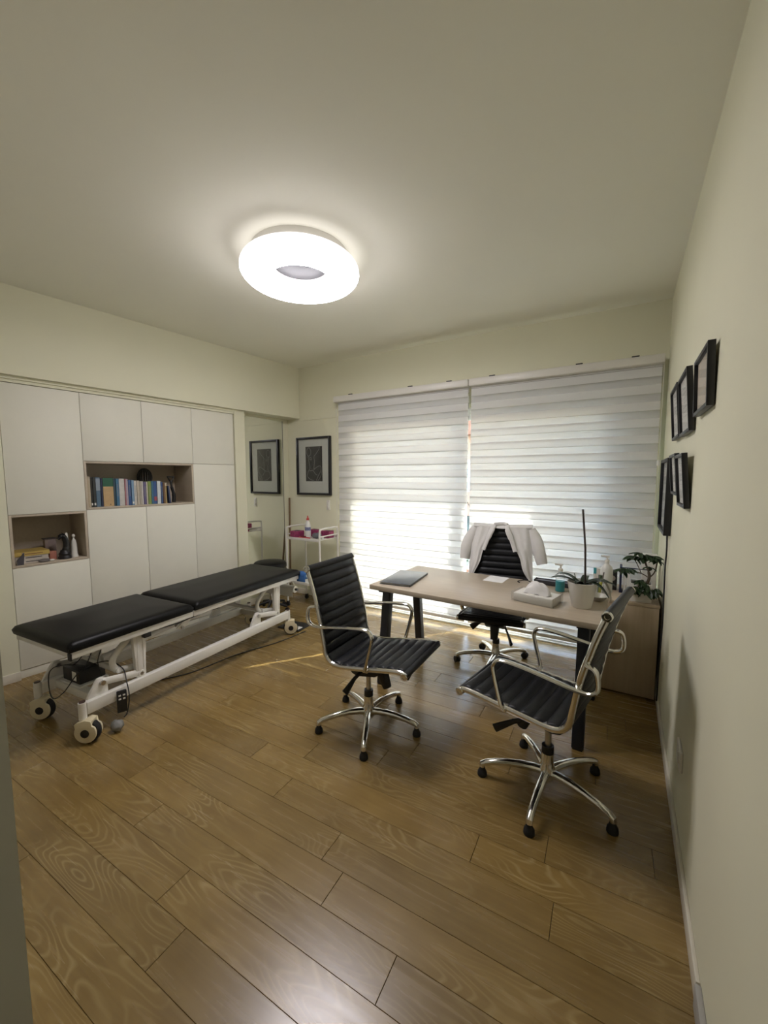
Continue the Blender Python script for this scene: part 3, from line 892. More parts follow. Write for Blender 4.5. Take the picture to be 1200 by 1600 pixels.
def pillow_cushion(y0, y1, name):
    nx, ny = 22, 30
    x0, x1 = -BW - 0.012, 0.012
    R = 0.040

    def top(u, v):
        x = x0 + (x1 - x0) * u
        y = y0 + (y1 - y0) * v
        d = min(x - x0, x1 - x, y - y0, y1 - y)
        k = min(1.0, d / R)
        z = 0.575 + 0.030 * math.sqrt(max(0, 1 - (1 - k) ** 2)) + 0.009 * min(1, d / 0.2)
        return (x, y, z)

    def remap(t_, n, L):
        # denser sampling by the edges
        a = 0.5 - 0.5 * math.cos(PI * t_)
        return 0.45 * t_ + 0.55 * a
    q = MB()
    q.grid(lambda u, v: top(remap(u, nx, 1), remap(v, ny, 1)), nx, ny)
    ring = [(i, 0) for i in range(nx + 1)] + [(nx, j) for j in range(1, ny + 1)] + [(i, ny) for i in range(nx - 1, -1, -1)] + [(0, j) for j in range(ny - 1, 0, -1)]
    base = [q.v[i * (ny + 1) + j] for i, j in ring]
    b0 = len(q.v)
    cx, cy = (x0 + x1) / 2, (y0 + y1) / 2
    q.v += [(p[0] + (0.008 if p[0] < cx else -0.008), p[1] + (0.006 if p[1] < cy else -0.006), 0.549) for p in base]
    m_ = len(ring)
    for k in range(m_):
        k2 = (k + 1) % m_
        q.f.append((ring[k][0] * (ny + 1) + ring[k][1], ring[k2][0] * (ny + 1) + ring[k2][1], b0 + k2, b0 + k))
    q.f.append(tuple(b0 + k for k in range(m_)))
    return q.build(name, VINYL, bed, smooth=55)


pillow_cushion(-0.02, SPLIT - 0.006, 'leg_cushion')
pillow_cushion(SPLIT + 0.006, BLEN, 'back_cushion')
# upper frame
uf = MB()
for x in (-BW + 0.005, -0.02):
    uf.bb(x - 0.015, x + 0.015, 0.0, SPLIT - 0.004, 0.508, 0.546)
    uf.bb(x - 0.015, x + 0.015, SPLIT + 0.004, BLEN - 0.01, 0.508, 0.546)
for y in (0.015, SPLIT - 0.03, SPLIT + 0.03, BLEN - 0.025):
    uf.bb(-BW + 0.02, -0.035, y - 0.014, y + 0.014, 0.510, 0.544)
uf.build('upper_frame', WHITEM, bed, bevel=0.003)
for x in (-0.02,):
    MB().box((x, -0.003, 0.520), (0.033, 0.008, 0.040)).build('end_cap', BLACKP, bed, bevel=0.002)
for x in (-BW + 0.005, -0.02):
    MB().box((x, 0.425, 0.495), (0.034, 0.045, 0.030)).build('stop_block', BLACKP, bed, bevel=0.002)
MB().tube([(-BW + 0.03, SPLIT, 0.527), (-0.03, SPLIT, 0.527)], 0.011, 12).build('hinge_rod', STEEL, bed)
# lower frame
lf = MB()
for x in (-BW + 0.09, -0.03):
    lf.bb(x - 0.02, x + 0.02, 0.06, 1.79, 0.158, 0.228)
for y in (0.155, 1.70):
    lf.bb(-BW + 0.10, -0.04, y - 0.025, y + 0.025, 0.165, 0.215)
lf.build('lower_frame', WHITEM, bed, bevel=0.004)
for x in (-BW + 0.09, -0.03):
    for y in (0.045, 1.80):
        p_ = MB().cyl((x, y, 0.138), (x, y, 0.235), 0.021, n=18).build('caster_post', WHITEM, bed)
        MB().cyl((x, y, 0.2352), (x, y, 0.2395), 0.016, n=16).build('post_cap', colour('dark_brown_cap', (0.06, 0.03, 0.02), 0.5), p_)


def plate(pts, x, th, name, m=WHITEM, bevel=0.003):
    M = Matrix(((0, 0, 1, x - th / 2), (1, 0, 0, 0), (0, 1, 0, 0), (0, 0, 0, 1))) @ Matrix.Scale(th, 4, (0, 0, 1))
    return MB().prism(pts, M).build(name, m, bed, bevel=bevel)


for x in (-BW + 0.075, -0.050):
    for y in (0.390, 1.665):
        o = plate([(y - 0.030, 0.235), (y - 0.024, 0.225), (y + 0.024, 0.225), (y + 0.030, 0.235), (y + 0.042, 0.515), (y - 0.042, 0.515)], x, 0.030, 'lift_post')
        MB().cyl((x + 0.0, y, 0.250), (x + 0.022, y, 0.250), 0.011, n=12).build('bolt', STEEL, o)
        # pressed groove edges on the outer face
        MB().bb(x + 0.015, x + 0.0175, y - 0.020, y - 0.016, 0.28, 0.49).bb(x + 0.015, x + 0.0175, y + 0.016, y + 0.020, 0.28, 0.49).build('pressed_rib', WHITEM, o, smooth=0)
    for y, s in ((0.135, 1), (1.40, 1)):
        o = plate([(y - 0.060, 0.226), (y + 0.055, 0.226), (y + 0.055, 0.30), (y + 0.035, 0.325), (y + 0.005, 0.325), (y - 0.015, 0.30)], x, 0.022, 'pivot_bracket')
        MB().cyl((x, y + 0.022, 0.298), (x + 0.030, y + 0.022, 0.298), 0.014, n=14).build('bolt', STEEL, o)
        MB().tube([(x + 0.006, y + 0.022, 0.298), (x + 0.006, y + 0.255, 0.252)], 0.022, 12, sx=0.55, ref=(0, 0, 1)).build('link_arm', WHITEM, bed)
    for y in (0.30, 1.52):
        MB().tube(spline([(x - 0.045, y + 0.10, 0.505), (x - 0.045, y + 0.02, 0.455), (x - 0.045, y - 0.045, 0.385), (x - 0.045, y - 0.03, 0.315), (x - 0.045, y + 0.06, 0.290), (x - 0.045, y + 0.13, 0.275)]), 0.020, 12, sx=0.8).build('curved_arm', WHITEM, bed)
    MB().cyl((x - 0.02, 0.39, 0.250), (x + 0.02, 0.39, 0.250), 0.02).build('pivot', WHITEM, bed)
for y in (0.285, 1.535):
    MB().tube([(-BW + 0.05, y - 0.01, 0.31), (-0.07, y - 0.01, 0.31)], 0.017, 12).build('cross_tube', WHITEM, bed)
    MB().tube([(-BW + 0.05, y + 0.10, 0.49), (-0.07, y + 0.10, 0.49)], 0.017, 12).build('cross_tube', WHITEM, bed)
MB().tube([(-0.30, 0.30, 0.33), (-0.30, 1.10, 0.42)], 0.022, 14).build('actuator_tube', WHITEM, bed)
MB().tube([(-0.30, 1.08, 0.418), (-0.30, 1.45, 0.46)], 0.011, 12).build('actuator_rod', STEEL, bed)
MB().box((-0.30, 1.10, 0.455), (0.10, 0.14, 0.09)).build('actuator_motor', BLACKP, bed, bevel=0.01)
MB().tube([(-0.12, 0.70, 0.44), (-0.12, 1.15, 0.49)], 0.010, 10).build('gas_spring', STEEL, bed)
o = plate([(0.66, 0.445), (0.70, 0.425), (0.735, 0.440), (0.80, 0.505), (0.74, 0.505)], -0.055, 0.012, 'release_lever')
MB().cyl((-0.055, 0.70, 0.442), (-0.035, 0.70, 0.442), 0.011, n=12).build('bolt', STEEL, o)
MB().box((-0.36, 0.225, 0.27), (0.19, 0.15, 0.085)).build('control_box', BLACKP, bed, bevel=0.006)
MB().bb(-0.345, -0.300, 0.1485, 0.1497, 0.245, 0.300).build('type_label', PAPER, bed, smooth=0)
MB().box((-0.36, 0.225, 0.218), (0.22, 0.17, 0.012)).build('control_tray', WHITEM, bed, bevel=0.002)


def caster(x, y, ang):
    K = 1.22
    M = Matrix.Translation((x, y, 0)) @ Matrix.Rotation(ang, 4, 'Z') @ Matrix.Translation((0, 0.026, 0)) @ Matrix.Scale(K, 4)   # local x = axle
    c = MB().lathe([(0.030, -0.014), (0.050, -0.014), (0.0555, -0.006), (0.0555, 0.006), (0.050, 0.014), (0.030, 0.014)], 28, M=M @ Matrix.Translation((0, 0, 0.0555)) @ Matrix.Rotation(PI / 2, 4, 'Y')).build('caster', RUBBER, bed)
    for s in (-1, 1):
        pts = []
        for k in range(20):
            a = math.radians(-205 + k * 215 / 19)
            pts.append((0.049 * math.cos(a), 0.0575 + 0.049 * math.sin(a)))
        pts += [(0.043, 0.082), (0.030, 0.090), (0.028, 0.112), (0.002, 0.117), (-0.034, 0.108), (-0.047, 0.098)]
        mm = M @ Matrix(((0, 0, 1, s * 0.017 - (0.0 if s > 0 else 0.010)), (1, 0, 0, 0), (0, 1, 0, 0), (0, 0, 0, 1))) @ Matrix.Scale(0.010, 4, (0, 0, 1))
        MB().prism(pts, mm).build('wheel_cover', CREAMP, c, bevel=0.003)
        MB().lathe([(0.019, 0), (0.019, 0.003), (0.012, 0.003), (0.012, 0.0015)], 18, M=M @ Matrix.Translation((s * 0.0272, 0, 0.0555)) @ Matrix.Rotation(s * PI / 2, 4, 'Y')).build('hub_cap', BLACKP, c)
    MB().prism([(-0.047, 0.090), (-0.034, 0.107), (0.002, 0.118), (0.028, 0.113), (0.028, 0.095)], M @ Matrix(((0, 0, 1, -0.018), (1, 0, 0, 0), (0, 1, 0, 0), (0, 0, 0, 1))) @ Matrix.Scale(0.036, 4, (0, 0, 1))).build('hood', CREAMP, c, bevel=0.003)
    return c


caster(-0.03, 0.045, math.radians(-60))
caster(-BW + 0.09, 0.045, math.radians(-60))
caster(-0.03, 1.80, math.radians(-50))
caster(-BW + 0.09, 1.80, math.radians(-50))
# cables and hand control belong to the couch
CB = []


def cable(pts, r=0.0032, par=bed, m=BLACKP):
    return MB().tube(spline(pts, 8), r, 7).build('cable', m, par)


cable([(-0.30, 0.24, 0.505), (-0.31, 0.22, 0.43), (-0.36, 0.20, 0.35), (-0.40, 0.18, 0.315)])
cable([(-0.27, 0.26, 0.505), (-0.27, 0.24, 0.44), (-0.29, 0.22, 0.36), (-0.30, 0.20, 0.315)])
cable([(-0.25, 0.27, 0.505), (-0.24, 0.27, 0.43), (-0.25, 0.25, 0.34), (-0.20, 0.24, 0.27), (-0.20, 0.24, 0.225)])
cable([(-0.28, 0.22, 0.32), (-0.38, 0.12, 0.345), (-0.47, 0.09, 0.30), (-0.45, 0.07, 0.21), (-0.36, 0.05, 0.17), (-0.30, 0.08, 0.21), (-0.27, 0.14, 0.30), (-0.25, 0.20, 0.335)])
cable([(-0.28, 0.24, 0.325), (-0.18, 0.28, 0.345), (-0.06, 0.29, 0.32), (0.01, 0.27, 0.26), (0.045, 0.26, 0.18), (0.035, 0.25, 0.085), (0.022, 0.235, 0.055)])
cable([(-0.03, 0.52, 0.50), (-0.045, 0.70, 0.485), (-0.04, 0.86, 0.505), (-0.05, 0.98, 0.49), (-0.10, 1.06, 0.475), (-0.2, 1.1, 0.46)], 0.004)
hc = MB().box((0, 0, 0), (0.018, 0.052, 0.135)).build('hand_control', BLACKP, bed, bevel=0.006)
hc.location = (0.012, 0.235, 0.155)
hc.rotation_euler = (0, 0, math.radians(-22))
for a in (-1, 1):
    for b in (0, 1):
        MB().box((0.0095, a * 0.011, 0.040 - b * 0.022), (0.003, 0.013, 0.010)).build('button', PAPER, hc, bevel=0.001)
pg = MB()
pg.sphere((0, 0, 0), 0.035, 14, 9, (1.1, 0.9, 0.9))
po = pg.build('cable_bag', colour('smoky_plastic', (0.22, 0.22, 0.21), 0.25, var=0.3, scale=25), bed)
po.location = (0.035, 0.185, 0.035)
for vv in po.data.vertices:
    k = math.sin(vv.co.x * 190) * math.cos(vv.co.y * 170 + vv.co.z * 120)
    vv.co *= 1 + 0.16 * k
    vv.co.z = max(vv.co.z, -0.034)
# paper roll holder at the far end
MB().tube(spline([(-0.10, BLEN - 0.02, 0.505), (-0.10, BLEN + 0.02, 0.44), (-0.10, BLEN + 0.03, 0.40)]), 0.007, 8).tube(spline([(-0.52, BLEN - 0.02, 0.505), (-0.52, BLEN + 0.02, 0.44), (-0.52, BLEN + 0.03, 0.40)]), 0.007, 8).build('roll_bracket', WHITEM, bed)
MB().tube([(-0.08, BLEN + 0.03, 0.385), (-0.54, BLEN + 0.03, 0.385)], 0.034, 20).build('paper_roll', PAPER, bed)
MB().tube([(-0.055, BLEN + 0.03, 0.385), (-0.082, BLEN + 0.03, 0.385)], 0.012, 12).build('roll_end', BLACKP, bed)
MB().bb(-0.53, -0.09, BLEN - 0.005, BLEN - 0.003, 0.315, 0.385).build('paper_tail', PAPER, bed, smooth=0)
# mains lead lying on the floor
t = thing('mains_lead', 'black mains lead lying on the floor under the couch', 'cable', (-2.9, 1.9, 0))
MB().tube(spline([(-0.15, -0.55, 0.005), (-0.02, -0.35, 0.005), (0.10, -0.12, 0.005), (0.14, 0.25, 0.005), (0.25, 0.62, 0.005), (0.29, 0.95, 0.005)]), 0.0045, 8).build('cable', BLACKP, t)
# blue cloth roll over couch end, floor tray
t = thing('towel', 'rolled blue towel hanging at the far end of the couch', 'towel', (-2.690, 2.918, 0.497), bang)
MB().lathe([(0.012, -0.05), (0.032, -0.05), (0.037, -0.04), (0.037, 0.04), (0.032, 0.05), (0.012, 0.05)], 24, M=Matrix.Translation((0, 0, 0.040)) @ Matrix.Rotation(PI / 2, 4, 'Y')).build('roll', colour('blue_towel', (0.035, 0.13, 0.36), 0.85, bump=0.2, bscale=150), t)
MB().bb(-0.05, 0.05, -0.036, -0.030, -0.02, 0.04).build('hanging_flap', colour('blue_towel', (0.035, 0.13, 0.36)), t, bevel=0.002)
MB().lathe([(0.020, 0), (0.020, 0.004), (0.010, 0.004)], 20, M=Matrix.Translation((0.0505, 0, 0.040)) @ Matrix.Rotation(PI / 2, 4, 'Y')).build('roll_end', colour('pale_blue_core', (0.35, 0.5, 0.62), 0.8), t)
t = thing('floor_tray', 'flat black tray with a white sheet on the floor beside the couch wheel', 'tray', (-2.80, 2.905, 0), math.radians(5))
MB().bb(-0.13, 0.13, -0.11, 0.10, 0, 0.012).build('tray', BLACKP, t, bevel=0.004)
MB().bb(-0.06, 0.11, -0.095, -0.02, 0.0125, 0.016).build('sheet', PAPER, t, smooth=0)

# ------------------------------------------------------------------ trolley in the corner
t = thing('trolley', 'white metal two-shelf trolley in the corner below the framed print', 'trolley', (-3.082, 3.510, 0))
tw, td = 0.245, 0.16
for s in (-1, 1):
    MB().tube(spline([(s * tw, -td, 0.05), (s * tw, -td, 0.5), (s * tw, -td, 0.88), (s * tw, -td + 0.035, 0.925), (s * tw, 0, 0.93), (s * tw, td - 0.035, 0.925), (s * tw, td, 0.88), (s * tw, td, 0.5), (s * tw, td, 0.05)], 6), 0.0105, 10).build('leg_frame', WHITEM, t)
    MB().tube([(s * tw, -td, 0.845), (s * tw, td, 0.845)], 0.008, 8).build('rail', WHITEM, t)
    for b in (-1, 1):
        c = MB().lathe([(0.008, -0.011), (0.024, -0.011), (0.024, 0.011), (0.008, 0.011)], 18, M=Matrix.Translation((s * tw, b * td, 0.0245)) @ Matrix.Rotation(PI / 2, 4, 'X')).build('caster', RUBBER, t)
        MB().bb(s * tw - 0.012, s * tw + 0.012, b * td - 0.015, b * td + 0.015, 0.046, 0.062).build('fork', BLACKP, c)
for z in (0.80, 0.29):
    q = MB().bb(-tw + 0.011, tw - 0.011, -td + 0.004, td - 0.004, z, z + 0.006)
    q.bb(-tw + 0.011, tw - 0.011, -td + 0.001, -td + 0.006, z - 0.012, z + 0.018).bb(-tw + 0.011, tw - 0.011, td - 0.006, td - 0.001, z - 0.012, z + 0.03)
    q.build('shelf', WHITEM, t, bevel=0.001)
PINK = mat('magenta_card', (0.30, 0.04, 0.12), 0.5, var=0.35, scale=45)
ZTR = 0.8065
t = thing('glove_box', 'magenta patterned carton at the left end of the trolley', 'box', (-3.244, 3.435, ZTR))
MB().bb(-0.058, 0.058, -0.055, 0.055, 0, 0.075).build('carton', PINK, t, bevel=0.002)
MB().lathe([(0.035, 0.0752), (0.035, 0.0765)], 20).build('opening', BLACKP, t)
t = thing('glove_box', 'magenta carton behind the bottle on the trolley', 'box', (-3.102, 3.600, ZTR))
MB().bb(-0.07, 0.07, -0.045, 0.045, 0, 0.080).build('carton', PINK, t, bevel=0.002)
MB().bb(-0.04, 0.04, -0.015, 0.015, 0.0802, 0.0815).build('opening', BLACKP, t)
t = thing('glove_box', 'magenta carton at the right end of the trolley', 'box', (-2.907, 3.580, ZTR))
MB().bb(-0.05, 0.05, -0.045, 0.045, 0, 0.080).build('carton', PINK, t, bevel=0.002)
MB().bb(-0.03, 0.03, -0.012, 0.012, 0.0802, 0.0815).build('opening', BLACKP, t)
t = thing('spray_bottle', 'white bottle with red nozzle standing on the trolley', 'bottle', (-3.097, 3.455, ZTR))
MB().lathe([(0.030, 0), (0.033, 0.004), (0.033, 0.14), (0.026, 0.175), (0.012, 0.195), (0.012, 0.205)], 24).build('bottle', mat('milky_plastic', (0.72, 0.72, 0.68), 0.35, var=0.02), t)
MB().lathe([(0.0335, 0.085), (0.0335, 0.125)], 24, capb=False, capt=False).build('label', colour('label_blue', (0.20, 0.22, 0.36), 0.5, var=0.6, scale=70), t)
MB().lathe([(0.016, 0.205), (0.016, 0.222), (0.009, 0.230), (0.006, 0.250), (0.003, 0.256)], 16).build('nozzle', colour('red_plastic', (0.45, 0.04, 0.03), 0.4), t)
t = thing('cloth', 'folded red cloth at the front of the trolley', 'cloth', (-3.092, 3.385, ZTR))
MB().bb(-0.07, 0.075, -0.022, 0.022, 0, 0.018).build('fold', colour('red_cloth', (0.50, 0.06, 0.07), 0.85), t, bevel=0.006)
MB().bb(-0.045, 0.02, -0.018, 0.015, 0.0182, 0.030).build('fold', colour('dark_red_cloth', (0.16, 0.02, 0.03), 0.85), t, bevel=0.005)
t = thing('pouch', 'grey crumpled pouch beside the bottle on the trolley', 'pouch', (-2.977, 3.470, ZTR))
q = MB().sphere((0, 0, 0.032), 0.05, 18, 10, (1.25, 0.9, 0.64))
o = q.build('bag', colour('grey_pouch', (0.14, 0.15, 0.16), 0.6), t)
for vv in o.data.vertices:
    vv.co.z = max(0.0, vv.co.z + 0.006 * math.sin(vv.co.x * 130) * math.cos(vv.co.y * 120))
MB().bb(0.045, 0.10, -0.03, 0.0, 0.0, 0.03).build('packet', PAPER, t, bevel=0.003)

# round stool between couch and corner
t = thing('stool', 'dark round padded stool behind the couch end', 'stool', (-3.37, 3.125, 0), 0)
MB().lathe([(0.02, 0.488), (0.165, 0.488), (0.180, 0.505), (0.180, 0.540), (0.165, 0.557), (0.06, 0.563), (0.001, 0.563)], 32).build('seat', VINYL, t, smooth=50)
MB().cyl((0, 0, 0.10), (0, 0, 0.488), 0.02).build('column', CHROME, t)
for k in range(5):
    a = 2 * PI * k / 5 + 0.3
    c_, s_ = math.cos(a), math.sin(a)
    lg = MB().tube([(0.01 * c_, 0.01 * s_, 0.11), (0.20 * c_, 0.20 * s_, 0.062)], [0.018, 0.012], 10).build('leg', BLACKP, t)
    MB().lathe([(0.008, -0.01), (0.025, -0.01), (0.025, 0.01), (0.008, 0.01)], 16, M=Matrix.Translation((0.20 * c_, 0.20 * s_, 0.025)) @ Matrix.Rotation(a, 4, 'Z') @ Matrix.Rotation(PI / 2, 4, 'X')).build('wheel', RUBBER, lg)

# ------------------------------------------------------------------ office chairs
def office_chair(label, loc, rz, legang, casters=False, dz=0.0, high=0.0, nose=0.0, loop=True):
    t = thing('office_chair', label, 'chair', loc, rz, 'black ribbed office chairs')
    ctrl = [(0.352, 0.487), (0.337, 0.502), (0.27, 0.497), (0.14, 0.475), (0.03, 0.457), (-0.05, 0.448), (-0.112, 0.456), (-0.148, 0.495),
            (-0.162, 0.57), (-0.186 - 0.05 * high, 0.70 + high * 0.4), (-0.230 - high * 0.15, 0.86 + high * 0.8), (-0.270 - high * 0.2, 0.975 + high)]
    ctrl = [(x, z - nose * max(0, x) / 0.35) for x, z in ctrl]
    pts = spline([(x, 0, z + dz) for x, z in ctrl], 10)
    # resample by arc length
    cum = [0]
    for a, b in zip(pts, pts[1:]):
        cum.append(cum[-1] + (b - a).length)

    def at(s):
        s = min(max(s, 0), cum[-1])
        for i in range(len(cum) - 1):
            if s <= cum[i + 1]:
                return pts[i].lerp(pts[i + 1], (s - cum[i]) / max(1e-9, cum[i + 1] - cum[i]))
        return pts[-1]
    total = cum[-1]
    sb = cum[10 * 7]
    HW = 0.213

    def pad(s0, s1, ribs, name):
        N = ribs * 8
        q = MB()
        rows = []
        for i in range(N + 1):
            s = s0 + (s1 - s0) * i / N
            p = at(s)
            tg = (at(s + 0.003) - at(s - 0.003)).normalized()
            nr = Vector((tg.z, 0, -tg.x))
            if nr.z < 0 and p.x > -0.10 or nr.x < 0 and p.x <= -0.10:
                nr = -nr
            ph = (i % 8) / 8
            bul = 0.0065 + 0.0105 * abs(math.sin(PI * i / 8)) ** 0.55
            row = []
            for yy, f in ((-HW, 0.55), (-HW + 0.012, 0.9), (-HW * 0.5, 1.0), (0, 1.0), (HW * 0.5, 1.0), (HW - 0.012, 0.9), (HW, 0.55)):
                sagv = -0.006 * (1 - (yy / HW) ** 2)
                row.append(p + nr * (bul * f + sagv) + Vector((0, yy, 0)))
            for yy, f in ((HW, 0.5), (HW - 0.012, 0.9), (0, 1.0), (-HW + 0.012, 0.9), (-HW, 0.5)):
                sagv = -0.006 * (1 - (yy / HW) ** 2)
                row.append(p - nr * (bul * f * 0.9 - sagv) + Vector((0, yy, 0)))
            rows.append(row)
        k = len(rows[0])
        vs_ = [p for r_ in rows for p in r_]
        fs_ = [(i * k + j, i * k + (j + 1) % k, (i + 1) * k + (j + 1) % k, (i + 1) * k + j) for i in range(N) for j in range(k)]
        fs_ += [tuple(range(k)), tuple(N * k + j for j in range(k))]
        return q.add(vs_, fs_).build(name, LEATHER, t, smooth=70)
    pad(0.012, sb, 9, 'seat')
    pad(sb, total - 0.006, 9 if not high else 11, 'backrest')
    for s in (-1, 1):
        MB().tube([at(total * i / 60) + Vector((0, s * 0.225, 0)) for i in range(61)], 0.0135, 10, sx=0.75, ref=(0.2, 0, 1)).build('side_rail', CHROME, t)
    for pz, nm in ((at(0.004), 'front_roll'), (at(total), 'top_roll')):
        o = MB().cyl(pz + Vector((0, -0.227, 0)), pz + Vector((0, 0.227, 0)), 0.019, n=18).build(nm, LEATHER, t)
        for s in (-1, 1):
            MB().lathe([(0.0195, -0.008), (0.0195, 0.004), (0.016, 0.007), (0.009, 0.007), (0.008, 0.004)], 20, M=Matrix.Translation(pz + Vector((0, s * 0.232, 0))) @ Matrix.Rotation(-s * PI / 2, 4, 'X')).build('end_disc', CHROME, o)
    for s in (-1, 1):
        y = s * 0.247
        nz = -nose * 0.35
        pa = [(0.125, s * 0.236, 0.470 + dz + nz), (0.136, y, 0.51 + dz + nz), (0.168, y, 0.635 + dz + nz), (0.166, y, 0.675 + dz + nz), (0.132, y, 0.698 + dz + nz), (0.03, y, 0.691 + dz + nz * 0.6), (-0.08, y, 0.674 + dz + nz * 0.2)]
        if loop:
            pa += [(-0.172, y, 0.660 + dz), (-0.226, y, 0.664 + dz), (-0.252, y, 0.690 + dz), (-0.244, y, 0.755 + dz), (-0.206, s * 0.237, 0.770 + dz)]
        else:
            pa += [(-0.15, s * 0.238, 0.666 + dz), (-0.185, s * 0.236, 0.664 + dz)]
        path = spline(pa, 6)
        MB().tube(path, 0.0095, 10, sx=1.5, ref=(1, 0, 0)).build('armrest', CHROME, t)
        MB().box((0.125, s * 0.234, 0.471 + dz + nz), (0.03, 0.022, 0.02)).build('arm_clamp', CHROME, t, bevel=0.003)
    # under-seat mechanism
    for x, zr in ((-0.05, 0.449), (0.13, 0.471)):
        MB().tube([(x, -0.225, zr + dz), (x, -0.10, 0.425 + dz), (x, 0.10, 0.425 + dz), (x, 0.225, zr + dz)], 0.011, 8, sx=1.6).build('cross_bracket', STEEL, t)
    MB().prism([(-0.10, 0.418), (0.15, 0.428), (0.155, 0.395), (0.08, 0.345), (-0.035, 0.325), (-0.075, 0.335), (-0.105, 0.38)], Matrix(((1, 0, 0, 0), (0, 0, 1, -0.075), (0, 1, 0, dz), (0, 0, 0, 1))) @ Matrix.Scale(0.15, 4, (0, 0, 1))).build('tilt_mechanism', BLACKP, t, bevel=0.012)
    MB().cyl((0.085, 0, 0.38 + dz), (0.128, 0, 0.268 + dz), 0.038, 0.026, n=18).build('tension_knob', BLACKP, t)
    MB().tube([(0.0, -0.06, 0.372 + dz), (-0.015, -0.13, 0.345 + dz), (-0.035, -0.20, 0.285 + dz)], [0.012, 0.014, 0.026], 10, sx=0.5).build('lever', BLACKP, t)
    MB().tube([(0.04, 0.06, 0.372 + dz), (0.13, 0.10, 0.335 + dz), (0.21, 0.135, 0.285 + dz)], [0.012, 0.013, 0.022], 10, sx=0.5).build('lever', BLACKP, t)
    MB().cyl((0, 0, 0.20), (0, 0, 0.345 + dz), 0.0145, n=16).build('gas_lift', STEEL, t)
    MB().cyl((0, 0, 0.185), (0, 0, 0.222), 0.0275, n=18).build('collar', BLACKP, t)
    base = MB().lathe([(0.030, 0.052), (0.036, 0.060), (0.036, 0.115), (0.029, 0.130), (0.0265, 0.188)], 22).build('hub', CHROME, t)
    for k in range(5):
        a = math.radians(legang + 72 * k) - rz
        c_, s_ = math.cos(a), math.sin(a)
        rr = [0.015, 0.06, 0.12, 0.18, 0.24, 0.285, 0.302, 0.304]
        zz = [0.088, 0.096, 0.098, 0.094, 0.084, 0.072, 0.062, 0.048]
        wd = [0.019, 0.0195, 0.018, 0.0165, 0.015, 0.0145, 0.0145, 0.0140]
        MB().tube([(r_ * c_, r_ * s_, z_) for r_, z_ in zip(rr, zz)], wd, 12, sx=1.1).build('base_leg', CHROME, t)
        R_ = 0.302
        if not casters:
            MB().lathe([(0.022, 0), (0.024, 0.004), (0.022, 0.022), (0.015, 0.032), (0.012, 0.052)], 16, c=(R_ * c_, R_ * s_, 0)).build('glide', RUBBER, t)
        else:
            Mw = Matrix.Translation((R_ * c_, R_ * s_, 0.026)) @ Matrix.Rotation(a + 0.5, 4, 'Z')
            g = MB().cyl(Mw @ Vector((0, 0, 0)), Mw @ Vector((0, 0, 0.026)), 0.012).build('caster', BLACKP, t)
            for s in (-1, 1):
                MB().lathe([(0.006, -0.008), (0.022, -0.008), (0.026, -0.004), (0.026, 0.004), (0.022, 0.008), (0.006, 0.008)], 20, M=Mw @ Matrix.Translation((s * 0.013, 0, 0)) @ Matrix.Rotation(PI / 2, 4, 'Y')).build('wheel', BLACKP, g)
    return t


office_chair('black ribbed chrome chair nearest the treatment couch, facing right', (-1.278, 1.940, 0), math.radians(2), 10)
office_chair('black ribbed chrome chair nearest the right wall, facing left', (-0.265, 1.957, 0), math.radians(170.4), -22, nose=0.028)
DC = (-0.83, 3.10, 0)
DCR = math.radians(-82)
office_chair('black ribbed wheeled chair behind the desk with the white coat on its back', DC, DCR, 199, True, -0.01, 0.09, loop=False)

# white coat hung over the back of the desk chair (local frame of that chair: x forward, y left)
ct = thing('coat', 'white coat hung over the back of the desk chair', 'coat', (DC[0], DC[1], 0.0), DCR)


def backx(z):
    pts = [(0.50, -0.145), (0.58, -0.164), (0.74, -0.190), (0.932, -0.242), (1.065, -0.288), (1.2, -0.335)]
    for (z0, a), (z1, b) in zip(pts, pts[1:]):
        if z <= z1:
            return a + (b - a) * (z - z0) / (z1 - z0)
    return pts[-1][1]


def coat_sheet(edge_in, edge_out, z_top, z_bot, front, name, amp=0.006, nz=26, nw=14, seedk=0.0):
    def fn(u, v):
        z = z_top + (z_bot - z_top) * u
        y = edge_in(u) + (edge_out(u) - edge_in(u)) * v
        fold = amp * (0.3 + u) * math.sin(9 * v + 4 * u + seedk) + amp * 0.6 * math.sin(17 * v - 3 * u + seedk * 2)
        cur = 0.030 * max(0, abs(y) - 0.19) / 0.06
        x = backx(z) + (0.046 - cur + fold if front else -0.046 + cur * 0.6 - fold)
        return (x, y, z)
    return MB().grid(fn, nz, nw).build(name, COATM, ct, smooth=80, thick=0.004)


lerp = lambda a, b: (lambda u: a + (b - a) * u)
# chair faces the camera: its left (+y) shows on the right of the photograph
coat_sheet(lambda u: 0.045 + 0.175 * u + 0.006 * math.sin(14 * u), lambda u: 0.232 + 0.022 * u, 1.083, 0.66, True, 'front_panel', seedk=1.0)
coat_sheet(lambda u: -0.075 - 0.150 * u + 0.006 * math.sin(12 * u), lambda u: -0.236 - 0.022 * u, 1.083, 0.64, True, 'front_panel', seedk=2.4)
coat_sheet(lerp(-0.236, -0.26), lerp(0.232, 0.26), 1.083, 0.50, False, 'back_panel', 0.007, 20, 26)


def shoulder(u, v):
    a = PI * v
    y = -0.238 + 0.472 * u
    dip = 0.012 * math.exp(-((y + 0.01) / 0.10) ** 2)
    return (backx(1.083) + 0.046 * math.cos(a), y, 1.080 + 0.026 * math.sin(a) - dip)


